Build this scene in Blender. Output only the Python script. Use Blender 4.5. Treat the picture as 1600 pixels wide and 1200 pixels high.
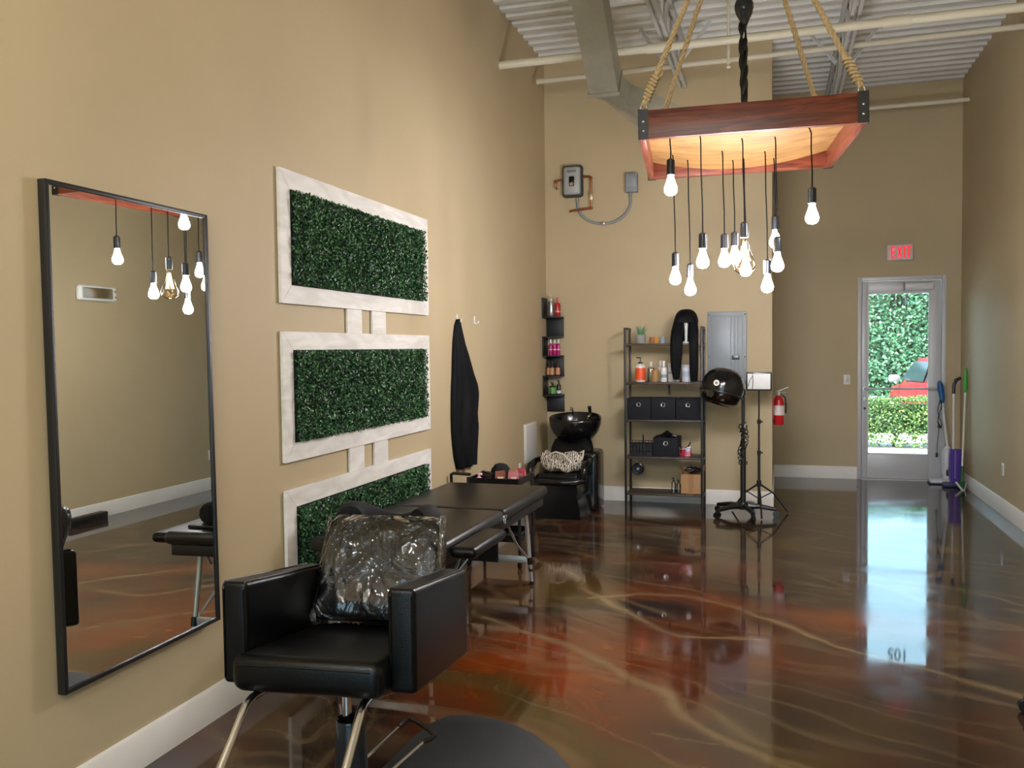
import bpy, bmesh, math, random
import numpy as np
from mathutils import Vector, Matrix
random.seed(7); rng = np.random.default_rng(7)
S = bpy.context.scene; COL = S.collection; PI = math.pi; R = math.radians
for o in list(bpy.data.objects): bpy.data.objects.remove(o)

# ------------------------------------------------------------------ camera
CAM_POS = (2.4037, 0.0, 1.6324); YAW, PITCH, ROLL = 0.2961, -0.0404, -0.0119
cd = bpy.data.cameras.new('camera'); cam = bpy.data.objects.new('camera', cd); COL.objects.link(cam)
cd.sensor_fit = 'HORIZONTAL'; cd.sensor_width = 36.0; cd.lens = 30.677; cd.clip_start = .05; cd.clip_end = 200
_F = Vector((-math.sin(YAW)*math.cos(PITCH), math.cos(YAW)*math.cos(PITCH), math.sin(PITCH)))
_R = Vector((math.cos(YAW), math.sin(YAW), 0)); _U = _R.cross(_F)
_R2 = math.cos(ROLL)*_R + math.sin(ROLL)*_U; _U2 = -math.sin(ROLL)*_R + math.cos(ROLL)*_U
cam.matrix_world = Matrix(((_R2.x,_U2.x,-_F.x,CAM_POS[0]),(_R2.y,_U2.y,-_F.y,CAM_POS[1]),(_R2.z,_U2.z,-_F.z,CAM_POS[2]),(0,0,0,1)))
S.camera = cam
# ------------------------------------------------------------------ light and exposure
S.view_settings.view_transform = 'Standard'; S.view_settings.look = 'None'
S.view_settings.gamma = 1; S.view_settings.use_curve_mapping = False
S.view_settings.exposure = 1.32
SKY_STRENGTH = 2.0; BULB = 92.0; LAMP = 78.0
W = bpy.data.worlds.new('world'); S.world = W; W.use_nodes = True
bg = W.node_tree.nodes['Background']; bg.inputs[0].default_value = (.48, .76, 1.0, 1); bg.inputs[1].default_value = SKY_STRENGTH
sl = bpy.data.lights.new('sun', 'SUN'); sl.energy = 8.0; sl.angle = R(3); sl.color = (1, .95, .86)
so = bpy.data.objects.new('sun', sl); COL.objects.link(so)
so.rotation_euler = Vector((.6, .45, -.95)).to_track_quat('-Z', 'Y').to_euler()

# ------------------------------------------------------------------ materials
def lin(c):
    if isinstance(c, str): c = [int(c[i:i+2], 16) for i in (0, 2, 4)]
    return tuple(((v/255)/12.92 if v/255 <= .04045 else ((v/255+.055)/1.055)**2.4) for v in c) + (1,)
MATS = {}
def mat(name, col='808080', rough=.5, metal=0, var=0, vscale=8, bump=0, bscale=60, emit=0, ecol=None, spec=None, coat=0, stretch=None):
    if name in MATS: return MATS[name]
    m = bpy.data.materials.new(name); m.use_nodes = True; nt = m.node_tree; N = nt.nodes; L = nt.links
    b = N['Principled BSDF']; c = lin(col); b.inputs['Base Color'].default_value = c
    b.inputs['Roughness'].default_value = rough; b.inputs['Metallic'].default_value = metal
    if spec is not None: b.inputs['Specular IOR Level'].default_value = spec
    if coat: b.inputs['Coat Weight'].default_value = coat; b.inputs['Coat Roughness'].default_value = .08
    if emit:
        b.inputs['Emission Color'].default_value = lin(ecol or col); b.inputs['Emission Strength'].default_value = emit
    if var or bump:
        tc = N.new('ShaderNodeTexCoord'); mp = N.new('ShaderNodeMapping'); L.new(tc.outputs['Object'], mp.inputs[0])
        if stretch: mp.inputs['Scale'].default_value = stretch
    if var:
        n = N.new('ShaderNodeTexNoise'); n.inputs['Scale'].default_value = vscale; n.inputs['Detail'].default_value = 5
        L.new(mp.outputs[0], n.inputs['Vector'])
        r = N.new('ShaderNodeValToRGB'); r.color_ramp.elements[0].position = .3; r.color_ramp.elements[1].position = .7
        r.color_ramp.elements[0].color = tuple(v*(1-var) for v in c[:3]) + (1,)
        r.color_ramp.elements[1].color = tuple(min(1, v*(1+var)) for v in c[:3]) + (1,)
        L.new(n.outputs[0], r.inputs[0]); L.new(r.outputs[0], b.inputs['Base Color'])
    if bump:
        n2 = N.new('ShaderNodeTexNoise'); n2.inputs['Scale'].default_value = bscale; n2.inputs['Detail'].default_value = 3
        L.new(mp.outputs[0], n2.inputs['Vector'])
        bp = N.new('ShaderNodeBump'); bp.inputs['Strength'].default_value = bump; bp.inputs['Distance'].default_value = .01
        L.new(n2.outputs[0], bp.inputs['Height']); L.new(bp.outputs[0], b.inputs['Normal'])
    MATS[name] = m; return m
def glass_mat(name, col=(1, 1, 1), gloss=.06, rough=.02, bump=0, bscale=12, ior=1.45, gcol=(1, 1, 1)):
    if name in MATS: return MATS[name]
    m = bpy.data.materials.new(name); m.use_nodes = True; nt = m.node_tree; N = nt.nodes; L = nt.links
    N.remove(N['Principled BSDF']); out = N['Material Output']
    t = N.new('ShaderNodeBsdfTransparent'); t.inputs[0].default_value = (*col, 1)
    g = N.new('ShaderNodeBsdfGlossy'); g.inputs['Roughness'].default_value = rough; g.inputs[0].default_value = (*gcol, 1)
    mx = N.new('ShaderNodeMixShader')
    fr = N.new('ShaderNodeFresnel'); fr.inputs[0].default_value = ior
    ad = N.new('ShaderNodeMath'); ad.operation = 'ADD'; ad.use_clamp = True; ad.inputs[1].default_value = gloss
    L.new(fr.outputs[0], ad.inputs[0]); L.new(ad.outputs[0], mx.inputs[0])
    L.new(t.outputs[0], mx.inputs[1]); L.new(g.outputs[0], mx.inputs[2]); L.new(mx.outputs[0], out.inputs[0])
    if bump:
        tc = N.new('ShaderNodeTexCoord'); n2 = N.new('ShaderNodeTexNoise'); n2.inputs['Scale'].default_value = bscale; n2.inputs['Detail'].default_value = 4
        n2.inputs['Distortion'].default_value = 1.5
        L.new(tc.outputs['Object'], n2.inputs['Vector']); bp = N.new('ShaderNodeBump'); bp.inputs['Strength'].default_value = bump; bp.inputs['Distance'].default_value = .045
        L.new(n2.outputs[0], bp.inputs['Height']); L.new(bp.outputs[0], g.inputs['Normal']); L.new(bp.outputs[0], fr.inputs['Normal'])
    MATS[name] = m; return m
def leaf_mat(name, cols, rough=.45, translucent=0):
    m = bpy.data.materials.new(name); m.use_nodes = True; N = m.node_tree.nodes; L = m.node_tree.links; b = N['Principled BSDF']
    g = N.new('ShaderNodeNewGeometry'); r = N.new('ShaderNodeValToRGB'); e = r.color_ramp.elements
    e[0].color = lin(cols[0]); e[1].color = lin(cols[-1])
    for i, c in enumerate(cols[1:-1]): x = e.new((i+1)/(len(cols)-1)); x.color = lin(c)
    L.new(g.outputs['Random Per Island'], r.inputs[0]); L.new(r.outputs[0], b.inputs['Base Color']); b.inputs['Roughness'].default_value = rough
    return m
def wood_mat(name, c0, c1, rough=.4, scale=3.0, stretch=(1, 12, 12)):
    m = bpy.data.materials.new(name); m.use_nodes = True; N = m.node_tree.nodes; L = m.node_tree.links; b = N['Principled BSDF']
    tc = N.new('ShaderNodeTexCoord'); mp = N.new('ShaderNodeMapping'); mp.inputs['Scale'].default_value = stretch; L.new(tc.outputs['Object'], mp.inputs[0])
    n = N.new('ShaderNodeTexNoise'); n.inputs['Scale'].default_value = scale; n.inputs['Detail'].default_value = 8; n.inputs['Distortion'].default_value = 1.2
    L.new(mp.outputs[0], n.inputs['Vector']); r = N.new('ShaderNodeValToRGB'); r.color_ramp.elements[0].position = .32; r.color_ramp.elements[1].position = .68
    r.color_ramp.elements[0].color = lin(c0); r.color_ramp.elements[1].color = lin(c1); L.new(n.outputs[0], r.inputs[0]); L.new(r.outputs[0], b.inputs['Base Color'])
    bp = N.new('ShaderNodeBump'); bp.inputs['Strength'].default_value = .15; bp.inputs['Distance'].default_value = .005; L.new(n.outputs[0], bp.inputs['Height']); L.new(bp.outputs[0], b.inputs['Normal'])
    b.inputs['Roughness'].default_value = rough; MATS[name] = m; return m

# ------------------------------------------------------------------ geometry helpers
class B:
    def __init__(s): s.bm = bmesh.new()
    def box(s, x0, x1, y0, y1, z0, z1, bev=0, seg=2, M=None):
        r = bmesh.ops.create_cube(s.bm, size=1); vs = r['verts']
        for v in vs: v.co = Vector(((x0+x1)/2+v.co.x*(x1-x0), (y0+y1)/2+v.co.y*(y1-y0), (z0+z1)/2+v.co.z*(z1-z0)))
        if bev:
            es = list({e for v in vs for e in v.link_edges})
            rr = bmesh.ops.bevel(s.bm, geom=es, offset=bev, segments=seg, profile=.5, affect='EDGES'); vs = list({v for f in rr['faces'] for v in f.verts} | {v for v in vs if v.is_valid})
        if M is not None: bmesh.ops.transform(s.bm, matrix=M, verts=vs)
        return s
    def obox(s, p0, p1, w, h, bev=0, up=(0, 0, 1)):
        p0, p1 = Vector(p0), Vector(p1); d = p1-p0; l = d.length; z = d.normalized(); x = Vector(up).cross(z)
        x = x.normalized() if x.length > 1e-5 else Vector((1, 0, 0)); y = z.cross(x)
        M = Matrix((( x.x, y.x, z.x, p0.x), (x.y, y.y, z.y, p0.y), (x.z, y.z, z.z, p0.z), (0, 0, 0, 1)))
        return s.box(-w/2, w/2, -h/2, h/2, 0, l, bev, M=M)
    def tube(s, pts, r, n=8, cap=True, closed=False):
        P = [Vector(p) for p in pts]; k = len(P); rs = r if isinstance(r, (list, tuple)) else [r]*k
        T = []
        for i in range(k):
            a = P[i-1] if (i or closed) else P[0]; b = P[(i+1) % k] if (i < k-1 or closed) else P[-1]
            T.append((b-a).normalized())
        u = T[0].orthogonal().normalized(); rings = []
        for i in range(k):
            u = (u - T[i]*u.dot(T[i])); u = u.normalized() if u.length > 1e-6 else T[i].orthogonal().normalized()
            w = T[i].cross(u)
            rings.append([s.bm.verts.new(P[i]+(u*math.cos(2*PI*j/n)+w*math.sin(2*PI*j/n))*rs[i]) for j in range(n)])
        for i in range(k if closed else k-1):
            a, b = rings[i], rings[(i+1) % k]
            for j in range(n): s.bm.faces.new((a[j], a[(j+1) % n], b[(j+1) % n], b[j]))
        if cap and not closed: s.bm.faces.new(rings[0][::-1]); s.bm.faces.new(rings[-1])
        return s
    def cyl(s, p0, p1, r0, r1=None, n=16): return s.tube([p0, p1], [r0, r0 if r1 is None else r1], n)
    def lathe(s, prof, n=24, M=None, sx=1, sy=1):
        rings = []
        for r, z in prof:
            if r < 1e-5: rings.append([s.bm.verts.new((0, 0, z))])
            else: rings.append([s.bm.verts.new((r*sx*math.cos(2*PI*j/n), r*sy*math.sin(2*PI*j/n), z)) for j in range(n)])
        for a, b in zip(rings, rings[1:]):
            for j in range(n):
                k = (j+1) % n
                if len(a) == 1 and len(b) == 1: continue
                if len(a) == 1: s.bm.faces.new((a[0], b[k], b[j]))
                elif len(b) == 1: s.bm.faces.new((a[j], a[k], b[0]))
                else: s.bm.faces.new((a[j], a[k], b[k], b[j]))
        if len(rings[0]) > 1: s.bm.faces.new(rings[0][::-1])
        if len(rings[-1]) > 1: s.bm.faces.new(rings[-1])
        if M is not None: bmesh.ops.transform(s.bm, matrix=M, verts=[v for q in rings for v in q])
        return s
    def loft(s, rings, cap=True, closed_ring=True):
        V = [[s.bm.verts.new(p) for p in q] for q in rings]; n = len(V[0])
        for a, b in zip(V, V[1:]):
            for j in range(n if closed_ring else n-1): s.bm.faces.new((a[j], a[(j+1) % n], b[(j+1) % n], b[j]))
        if cap and closed_ring: s.bm.faces.new(V[0][::-1]); s.bm.faces.new(V[-1])
        return s
    def prism(s, pts, z0, z1, M=None, bev=0):
        a = [s.bm.verts.new((x, y, z0)) for x, y in pts]; b = [s.bm.verts.new((x, y, z1)) for x, y in pts]; n = len(pts)
        s.bm.faces.new(a[::-1]); tf = s.bm.faces.new(b)
        for j in range(n): s.bm.faces.new((a[j], a[(j+1) % n], b[(j+1) % n], b[j]))
        vs = a+b
        if bev:
            rr = bmesh.ops.bevel(s.bm, geom=list(tf.edges), offset=bev, segments=2, profile=.5, affect='EDGES')
            vs = list({v for v in vs if v.is_valid} | {v for f in rr['faces'] for v in f.verts})
        if M is not None: bmesh.ops.transform(s.bm, matrix=M, verts=vs)
        return s
    def sphere(s, c, r, n=16, M=None, sc=(1, 1, 1)):
        m = Matrix.Translation(c) @ Matrix.Diagonal((*sc, 1)); m = M @ m if M is not None else m
        bmesh.ops.create_uvsphere(s.bm, u_segments=n, v_segments=max(6, n//2), radius=r, matrix=m); return s
    def quads(s, V, F):
        vs = [s.bm.verts.new(p) for p in V]
        for f in F: s.bm.faces.new([vs[i] for i in f])
        return s
def link(name, me, m, parent=None, loc=None, rot=None, sharp=38):
    for p in me.polygons: p.use_smooth = True
    me.set_sharp_from_angle(angle=R(sharp))
    if m is not None: me.materials.append(m)
    o = bpy.data.objects.new(name, me); COL.objects.link(o)
    if parent is not None: o.parent = parent
    if loc is not None: o.location = loc
    if rot is not None: o.rotation_euler = rot
    return o
def obj(name, b, m, parent=None, loc=None, rot=None, sharp=38):
    bmesh.ops.recalc_face_normals(b.bm, faces=b.bm.faces[:])
    me = bpy.data.meshes.new(name); b.bm.to_mesh(me); b.bm.free()
    return link(name, me, m, parent, loc, rot, sharp)
def tag(o, label=None, cat=None, group=None, kind=None):
    if label: o['label'] = label
    if cat: o['category'] = cat
    if group: o['group'] = group
    if kind: o['kind'] = kind
    return o
def thing(name, label, cat, loc=(0, 0, 0), rotz=0, group=None, rot=None):
    o = bpy.data.objects.new(name, None); COL.objects.link(o); o.empty_display_size = .1
    o.location = loc; o.rotation_euler = rot or (0, 0, rotz); return tag(o, label, cat, group)
def struct(name, b, m, label, parent=None): return tag(obj(name, b, m, parent), label, name.split('_')[0] if not parent else None, kind='structure' if not parent else None)
def copy_tree(o, parent=None):
    c = o.copy(); COL.objects.link(c); c.parent = parent
    for ch in list(o.children): copy_tree(ch, c)
    return c
def leaves_mesh(name, P, nrm, size, m, parent=None, spread=1.0, asp=.55):
    n = len(P); d = rng.normal(size=(n, 3)); d /= np.linalg.norm(d, axis=1)[:, None]
    nn = nrm + spread*rng.normal(size=(n, 3))*.6; nn /= np.linalg.norm(nn, axis=1)[:, None]
    a = np.cross(nn, d); a /= np.linalg.norm(a, axis=1)[:, None]; b = np.cross(nn, a)
    s = (size*(.7+.6*rng.random(n)))[:, None]
    V = np.stack([P-a*s*.5, P+b*s*asp*.5+nn*s*.12, P+a*s*.5, P-b*s*asp*.5+nn*s*.12], 1).reshape(-1, 3)
    i = np.arange(n)*4; F = np.concatenate([np.stack([i, i+1, i+2], 1), np.stack([i, i+2, i+3], 1)])
    me = bpy.data.meshes.new(name); me.from_pydata(V.tolist(), [], F.tolist())
    if m is not None: me.materials.append(m)
    o = bpy.data.objects.new(name, me); COL.objects.link(o)
    if parent is not None: o.parent = parent
    return o
def text_mesh(s, size, depth=0.002):
    cu = bpy.data.curves.new('lettering', 'FONT'); cu.body = s; cu.size = size; cu.extrude = depth; cu.offset = .003 if s == '105' else 0; cu.align_x = 'CENTER'; cu.align_y = 'CENTER'
    o = bpy.data.objects.new('lettering', cu); COL.objects.link(o); dg = bpy.context.evaluated_depsgraph_get()
    me = bpy.data.meshes.new_from_object(o.evaluated_get(dg)); bpy.data.objects.remove(o); bpy.data.curves.remove(cu); return me

# common materials
PAINT = mat('tan_wall_paint', 'b8a683', .62, var=.035, vscale=1.4, bump=.05, bscale=140)
WHITE = mat('white_trim_paint', 'dcd8d0', .45, var=.03, vscale=4)
BLACKL = mat('black_leather', '040506', .33, spec=.28, bump=.12, bscale=220)
BLACKP = mat('black_plastic', '101012', .3)
BLACKM = mat('black_metal', '141414', .42)
CHROME = mat('chrome', 'd8d8d8', .12, 1)
ALU = mat('brushed_aluminium', 'c6c6c4', .32, .55)
GALV = mat('galvanised_sheet', 'a8a695', .42, .55, var=.12, vscale=6)
WPLAST = mat('white_plastic', 'e2e2de', .4)
GLASS = glass_mat('clear_glass', (.93, .97, .95), .02, .01)

# ------------------------------------------------------------------ room shell
XR, YS, YD, XC, ZC = 4.4535, 9.1884, 11.3204, 2.347, 4.69; Y0 = -3.0; BBH = .152; DX0, DX1, DH = 3.324, 4.295, 2.44
def vnoise(x, y, seed):
    g = np.random.default_rng(seed).random((64, 64)); xi = np.floor(x).astype(int); yi = np.floor(y).astype(int); fx = x-xi; fy = y-yi
    fx = fx*fx*(3-2*fx); fy = fy*fy*(3-2*fy); a = g[xi % 64, yi % 64]; b = g[(xi+1) % 64, yi % 64]; c = g[xi % 64, (yi+1) % 64]; d = g[(xi+1) % 64, (yi+1) % 64]
    return (a*(1-fx)+b*fx)*(1-fy)+(c*(1-fx)+d*fx)*fy
def fbm(x, y, seed, o=4):
    t = 0; a = .5; f = 1
    for k in range(o): t = t+a*vnoise(x*f+17*k, y*f+31*k, seed+k); a *= .5; f *= 2
    return t/(1-.5**o)
def make_floor():
    xs = np.linspace(-.02, XR+.02, 330)
    ys = np.concatenate([np.linspace(Y0, 2.4, 60), np.linspace(2.42, 7.2, 340), np.linspace(7.23, YD+.16, 130)])
    X, Y = np.meshgrid(xs, ys); X = X.ravel(); Y = Y.ravel()
    w1 = fbm(X*1.1, Y*1.1, 3)-.5; w2 = fbm(X*1.1+9, Y*1.1+5, 11)-.5; w3 = fbm(X*5, Y*5, 21)-.5; w4 = fbm(X*5+3, Y*5+8, 25)-.5
    Xw = X+.22*w1+.06*w3; Yw = Y+.22*w2+.06*w4
    def dist(poly):
        d = np.full(X.shape, 9.); t0 = np.zeros(X.shape)
        for (ax, ay), (bx, by) in zip(poly, poly[1:]):
            dx, dy = bx-ax, by-ay; t = np.clip(((Xw-ax)*dx+(Yw-ay)*dy)/(dx*dx+dy*dy), 0, 1)
            d = np.minimum(d, np.hypot(Xw-ax-t*dx, Yw-ay-t*dy))
        return d
    veins = [([(.35, 6.6), (.59, 6.49), (1., 6.14), (1.19, 5.67), (1.55, 5.19), (1.87, 4.91), (2.3, 4.95)], .05, 1.), ([(1.22, 5.5), (1.5, 5.7), (1.78, 5.74), (2.15, 5.58), (2.53, 5.2), (2.84, 4.9), (3.12, 4.69), (3.47, 4.4), (4.4, 3.9)], .045, 1.),
             ([(.7, 5.0), (1.31, 4.6), (1.7, 4.18), (1.93, 4.04), (2.04, 3.81), (2.32, 3.61), (2.6, 3.4), (3.2, 2.9)], .05, 1.), ([(.58, 6.53), (1.29, 6.12), (1.84, 5.92), (2.23, 5.57)], .02, .6),
             ([(3.1, 11.), (3.35, 10.73), (3.63, 10.25), (4.09, 9.95), (4.4, 9.7)], .05, .7), ([(2.0, 9.1), (2.5, 8.2), (3.2, 7.7), (4.4, 7.2)], .05, .35), ([(1.0, 7.9), (1.9, 7.2), (3., 6.5), (4.4, 6.1)], .06, .35)]
    vein = np.zeros(X.shape)
    for p, w, s in veins:
        d = dist(p); vein = np.maximum(vein, s*(.2+.95*fbm(X*3+7, Y*3, 57))*np.exp(-(d/(.6*w*(.4+1.4*fbm(X*2, Y*2, 55))))**2))
    ca = Y*.93+X*.36; cb = X*.93-Y*.36; wv = .5*(fbm(cb*.7, ca*.9, 131)-.5)
    for sd, fr, st_ in ((141, 1.2, .42), (151, 1.9, .3)):
        q = fbm((ca+wv)*fr, cb*fr*.22+3, sd, 4); lvl = np.abs((q*7) % 1-.5); vein = np.maximum(vein, st_*np.clip(fbm(X*1.1+sd, Y*1.1, 161)*2.4-.7, 0, 1)*np.exp(-(lvl/.1)**2))
    rid = np.abs(fbm(Xw*.9+Yw*.5, Yw*.9-Xw*.3, 41, 3)-.5); vein = np.maximum(vein, .4*np.exp(-(rid/.008)**2)*(fbm(X*1.3, Y*1.3, 77) > .5))
    halo = sum(.3*np.exp(-(dist(p)/(.1+.1*fbm(X*2, Y*2, 171)))**2) for p, w, s in veins[:3])
    olive = np.clip(halo + .9*np.exp(-((X-1.0)/.4)**2-((Y-5.55)/.5)**2) + .7*np.exp(-((Xw-1.9)/.6)**2-((Yw-3.35)/.18)**2) + np.exp(-(dist([(.5, 3.95), (1.09, 4.01), (1.32, 3.8), (1.65, 3.5), (2.2, 3.2)])/.13)**2) + 2.6*(fbm(Xw*1.6+4, Yw*1.0, 61, 3)-.64), 0, 1)
    rust = np.exp(-((X-1.25)/.85)**2-((Y-4.2)/.75)**2) + .5*np.exp(-((X-1.5)/.6)**2-((Y-5.6)/.4)**2) + .45*np.exp(-((X-3.9)/.7)**2-((Y-5.2)/.5)**2) + .45*np.exp(-((X-2.9)/.5)**2-((Y-5.5)/.25)**2)
    rust = np.clip(rust*1.3+1.1*(fbm(Xw*1.5, Yw*1.5, 91)-.56)-.8*np.exp(-((X-1.62)/.3)**2-((Y-5.42)/.16)**2), 0, 1)
    nx, ny = len(xs), len(ys)
    me = bpy.data.meshes.new('floor')
    idx = np.arange(nx*ny).reshape(ny, nx); q = np.stack([idx[:-1, :-1], idx[:-1, 1:], idx[1:, 1:], idx[1:, :-1]], -1).reshape(-1, 4)
    me.vertices.add(nx*ny); me.vertices.foreach_set('co', np.stack([X, Y, 0*X], 1).astype(np.float32).ravel())
    me.loops.add(q.size); me.loops.foreach_set('vertex_index', q.ravel().astype(np.int32)); me.polygons.add(len(q))
    me.polygons.foreach_set('loop_start', np.arange(0, q.size, 4, dtype=np.int32)); me.polygons.foreach_set('loop_total', np.full(len(q), 4, np.int32)); me.update()
    for nm, a in (('vein', vein), ('olive', olive), ('rust', rust)):
        at = me.attributes.new(nm, 'FLOAT', 'POINT'); at.data.foreach_set('value', a.astype(np.float32))
    m = bpy.data.materials.new('metallic_epoxy'); m.use_nodes = True; N = m.node_tree.nodes; L = m.node_tree.links; b = N['Principled BSDF']
    def at(n): a = N.new('ShaderNodeAttribute'); a.attribute_name = n; return a.outputs['Fac']
    tc = N.new('ShaderNodeTexCoord'); nz = N.new('ShaderNodeTexNoise'); nz.inputs['Scale'].default_value = 3.5; nz.inputs['Detail'].default_value = 7; nz.inputs['Distortion'].default_value = 2.0
    L.new(tc.outputs['Object'], nz.inputs['Vector'])
    def mix(fac, a, c):
        x = N.new('ShaderNodeMix'); x.data_type = 'RGBA'; L.new(fac, x.inputs['Factor'])
        if isinstance(a, tuple): x.inputs['A'].default_value = a
        else: L.new(a, x.inputs['A'])
        if isinstance(c, tuple): x.inputs['B'].default_value = c
        else: L.new(c, x.inputs['B'])
        return x.outputs['Result']
    base = mix(nz.outputs[0], lin('1d1512'), lin('3c2c26'))
    rustc = mix(nz.outputs[0], lin('66290c'), lin('9a4a19'))
    c1 = mix(at('rust'), base, rustc); c2 = mix(at('olive'), c1, lin('51401f')); c3 = mix(at('vein'), c2, lin('857050'))
    L.new(c3, b.inputs['Base Color']); b.inputs['Roughness'].default_value = .07; b.inputs['IOR'].default_value = 1.6
    n3 = N.new('ShaderNodeTexNoise'); n3.inputs['Scale'].default_value = 2.2; n3.inputs['Detail'].default_value = 2; L.new(tc.outputs['Object'], n3.inputs['Vector'])
    rr = N.new('ShaderNodeMapRange'); rr.inputs['To Min'].default_value = .035; rr.inputs['To Max'].default_value = .13; rr.inputs['From Min'].default_value = .35; rr.inputs['From Max'].default_value = .7
    L.new(n3.outputs[0], rr.inputs[0]); L.new(rr.outputs[0], b.inputs['Roughness'])
    me.materials.append(m); o = bpy.data.objects.new('floor', me); COL.objects.link(o)
    tag(o, 'glossy marbled brown and rust epoxy floor', 'floor', kind='structure')
make_floor()
ZT = 4.83
struct('wall_left', B().box(-.15, 0, Y0, YD+.15, 0, ZT), PAINT, 'tan painted wall on the left with mirror and greenery')
struct('wall_right', B().box(XR, XR+.15, Y0, YD+.15, 0, ZT), PAINT, 'plain tan painted wall on the right')
struct('wall_back', B().box(0, XC, YS, YD+.1, 0, ZT), PAINT, 'tan wall behind the shelf and shampoo chair')
struct('wall_far', B().box(XC-.02, DX0, YD, YD+.15, 0, ZT).box(DX1, XR+.02, YD, YD+.15, 0, ZT).box(DX0, DX1, YD, YD+.15, DH, ZT), PAINT, 'tan wall around the glass exit door')
struct('wall_front', B().box(-.15, .35, Y0-.15, Y0, 0, ZT).box(4.1, XR+.15, Y0-.15, Y0, 0, ZT).box(.35, 4.1, Y0-.15, Y0, 3.2, ZT), PAINT, 'front wall around the storefront windows')
def baseboard(name, pts, nrm, label):
    b = B()
    (x0, y0), (x1, y1) = pts; nx, ny = nrm; t = .015
    pr = [(0, 0), (t, 0), (t, BBH-.012), (t*.5, BBH), (0, BBH)]
    b.loft([[(px+nx*a, py+ny*a, z) for a, z in pr] for px, py in ((x0, y0), (x1, y1))])
    return struct(name, b, WHITE, label)
baseboard('baseboard_left', ((0, Y0), (0, YS)), (1, 0), 'white baseboard along the left wall')
baseboard('baseboard_right', ((XR, Y0), (XR, YD)), (-1, 0), 'white baseboard along the right wall')
baseboard('baseboard_back', ((0, YS), (XC+.015, YS)), (0, -1), 'white baseboard behind the metal shelf')
baseboard('baseboard_column', ((XC, YS-.0), (XC, YD)), (1, 0), 'white baseboard on the side of the wall block')
baseboard('baseboard_far', ((XC, YD), (DX0-.002, YD)), (0, -1), 'white baseboard left of the exit door')
baseboard('baseboard_door', ((DX1+.002, YD), (XR, YD)), (0, -1), 'short white baseboard right of the exit door')
# corrugated deck
def make_deck():
    b = B(); pts = []; p = .19; y = Y0
    while y < YD+.16:
        for dy, z in ((0, ZC), (.075, ZC), (.1, ZC+.055), (.165, ZC+.055)): pts.append((y+dy, z))
        y += p
    va = [b.bm.verts.new((0, q, z)) for q, z in pts]; vb = [b.bm.verts.new((XR, q, z)) for q, z in pts]
    for i in range(len(pts)-1): b.bm.faces.new((va[i], vb[i], vb[i+1], va[i+1]))
    o = obj('ceiling', b, mat('grey_deck_paint', 'd9d9d4', .5, .0, var=.05, vscale=3), sharp=20)
    tag(o, 'light grey corrugated metal roof deck', 'ceiling', kind='structure')
make_deck()
# storefront behind the camera
wf = struct('window_1', B().box(.35, .41, Y0-.1, Y0-.04, 0, 3.2).box(4.04, 4.1, Y0-.1, Y0-.04, 0, 3.2).box(.35, 4.1, Y0-.1, Y0-.04, 0, .1).box(.35, 4.1, Y0-.1, Y0-.04, 3.14, 3.2).box(2.2, 2.26, Y0-.1, Y0-.04, 0, 3.2), ALU, 'storefront window behind the camera')
obj('pane', B().box(.41, 2.2, Y0-.075, Y0-.065, .1, 3.14), GLASS, wf); obj('pane', B().box(2.26, 4.04, Y0-.075, Y0-.065, .1, 3.14), GLASS, wf)

# ------------------------------------------------------------------ glass exit door
DOORP = mat('grey_door_paint', 'c3c2c4', .4, .1)
d = obj('door_1', B().box(DX0, DX0+.045, YD-.02, YD+.11, 0, DH, .004).box(DX1-.045, DX1, YD-.02, YD+.11, 0, DH, .004).box(DX0+.045, DX1-.045, YD-.02, YD+.11, DH-.045, DH, .004).box(DX0, DX1, YD-.02, YD+.15, 0, .012), DOORP)
tag(d, 'glazed aluminium exit door with frame', 'door', kind='structure')
lx0, lx1, gz0, gz1, gx0, gx1 = DX0+.05, DX1-.05, .308, 2.246, 3.439, 4.119; ly0, ly1 = YD+.02, YD+.065
obj('door_leaf', B().box(lx0, gx0, ly0, ly1, .015, DH-.05, .003).box(gx1, lx1, ly0, ly1, .015, DH-.05, .003).box(gx0, gx1, ly0, ly1, .015, gz0, .003).box(gx0, gx1, ly0, ly1, gz1, DH-.05, .003), DOORP, d)
obj('glazing_bead', B().box(gx0-.004, gx0+.012, ly0-.006, ly0+.01, gz0, gz1).box(gx1-.012, gx1+.004, ly0-.006, ly0+.01, gz0, gz1).box(gx0, gx1, ly0-.006, ly0+.01, gz0-.004, gz0+.012).box(gx0, gx1, ly0-.006, ly0+.01, gz1-.012, gz1+.004), mat('bead_white', 'd6d8d8', .4), d)
obj('pane', B().box(gx0, gx1, ly0+.018, ly0+.026, gz0, gz1), GLASS, d)
pb = obj('push_bar', B().tube([(lx0+.03, ly0-.01, 1.1), (lx0+.03, ly0-.06, 1.1), (lx1-.03, ly0-.06, 1.1), (lx1-.03, ly0-.01, 1.1)], .012, 10), ALU, d)
obj('mount', B().cyl((lx0+.03, ly0, 1.1), (lx0+.03, ly0-.02, 1.1), .025), ALU, pb); obj('mount', B().cyl((lx1-.03, ly0, 1.1), (lx1-.03, ly0-.02, 1.1), .025), ALU, pb)
dc = obj('door_closer', B().box(3.84, 4.15, ly0-.06, ly0, 2.275, 2.355, .006), mat('closer_cover', 'd0d0cf', .35), d)
obj('closer_arm', B().obox((4.12, ly0-.05, 2.37), (3.75, ly0-.07, 2.375), .02, .008).obox((3.75, ly0-.07, 2.378), (4.05, ly0-.02, 2.385), .02, .008).cyl((4.12, ly0-.04, 2.35), (4.12, ly0-.04, 2.38), .016).box(4.02, 4.13, ly0-.03, ly0-.005, 2.372, 2.397), ALU, dc)
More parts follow.
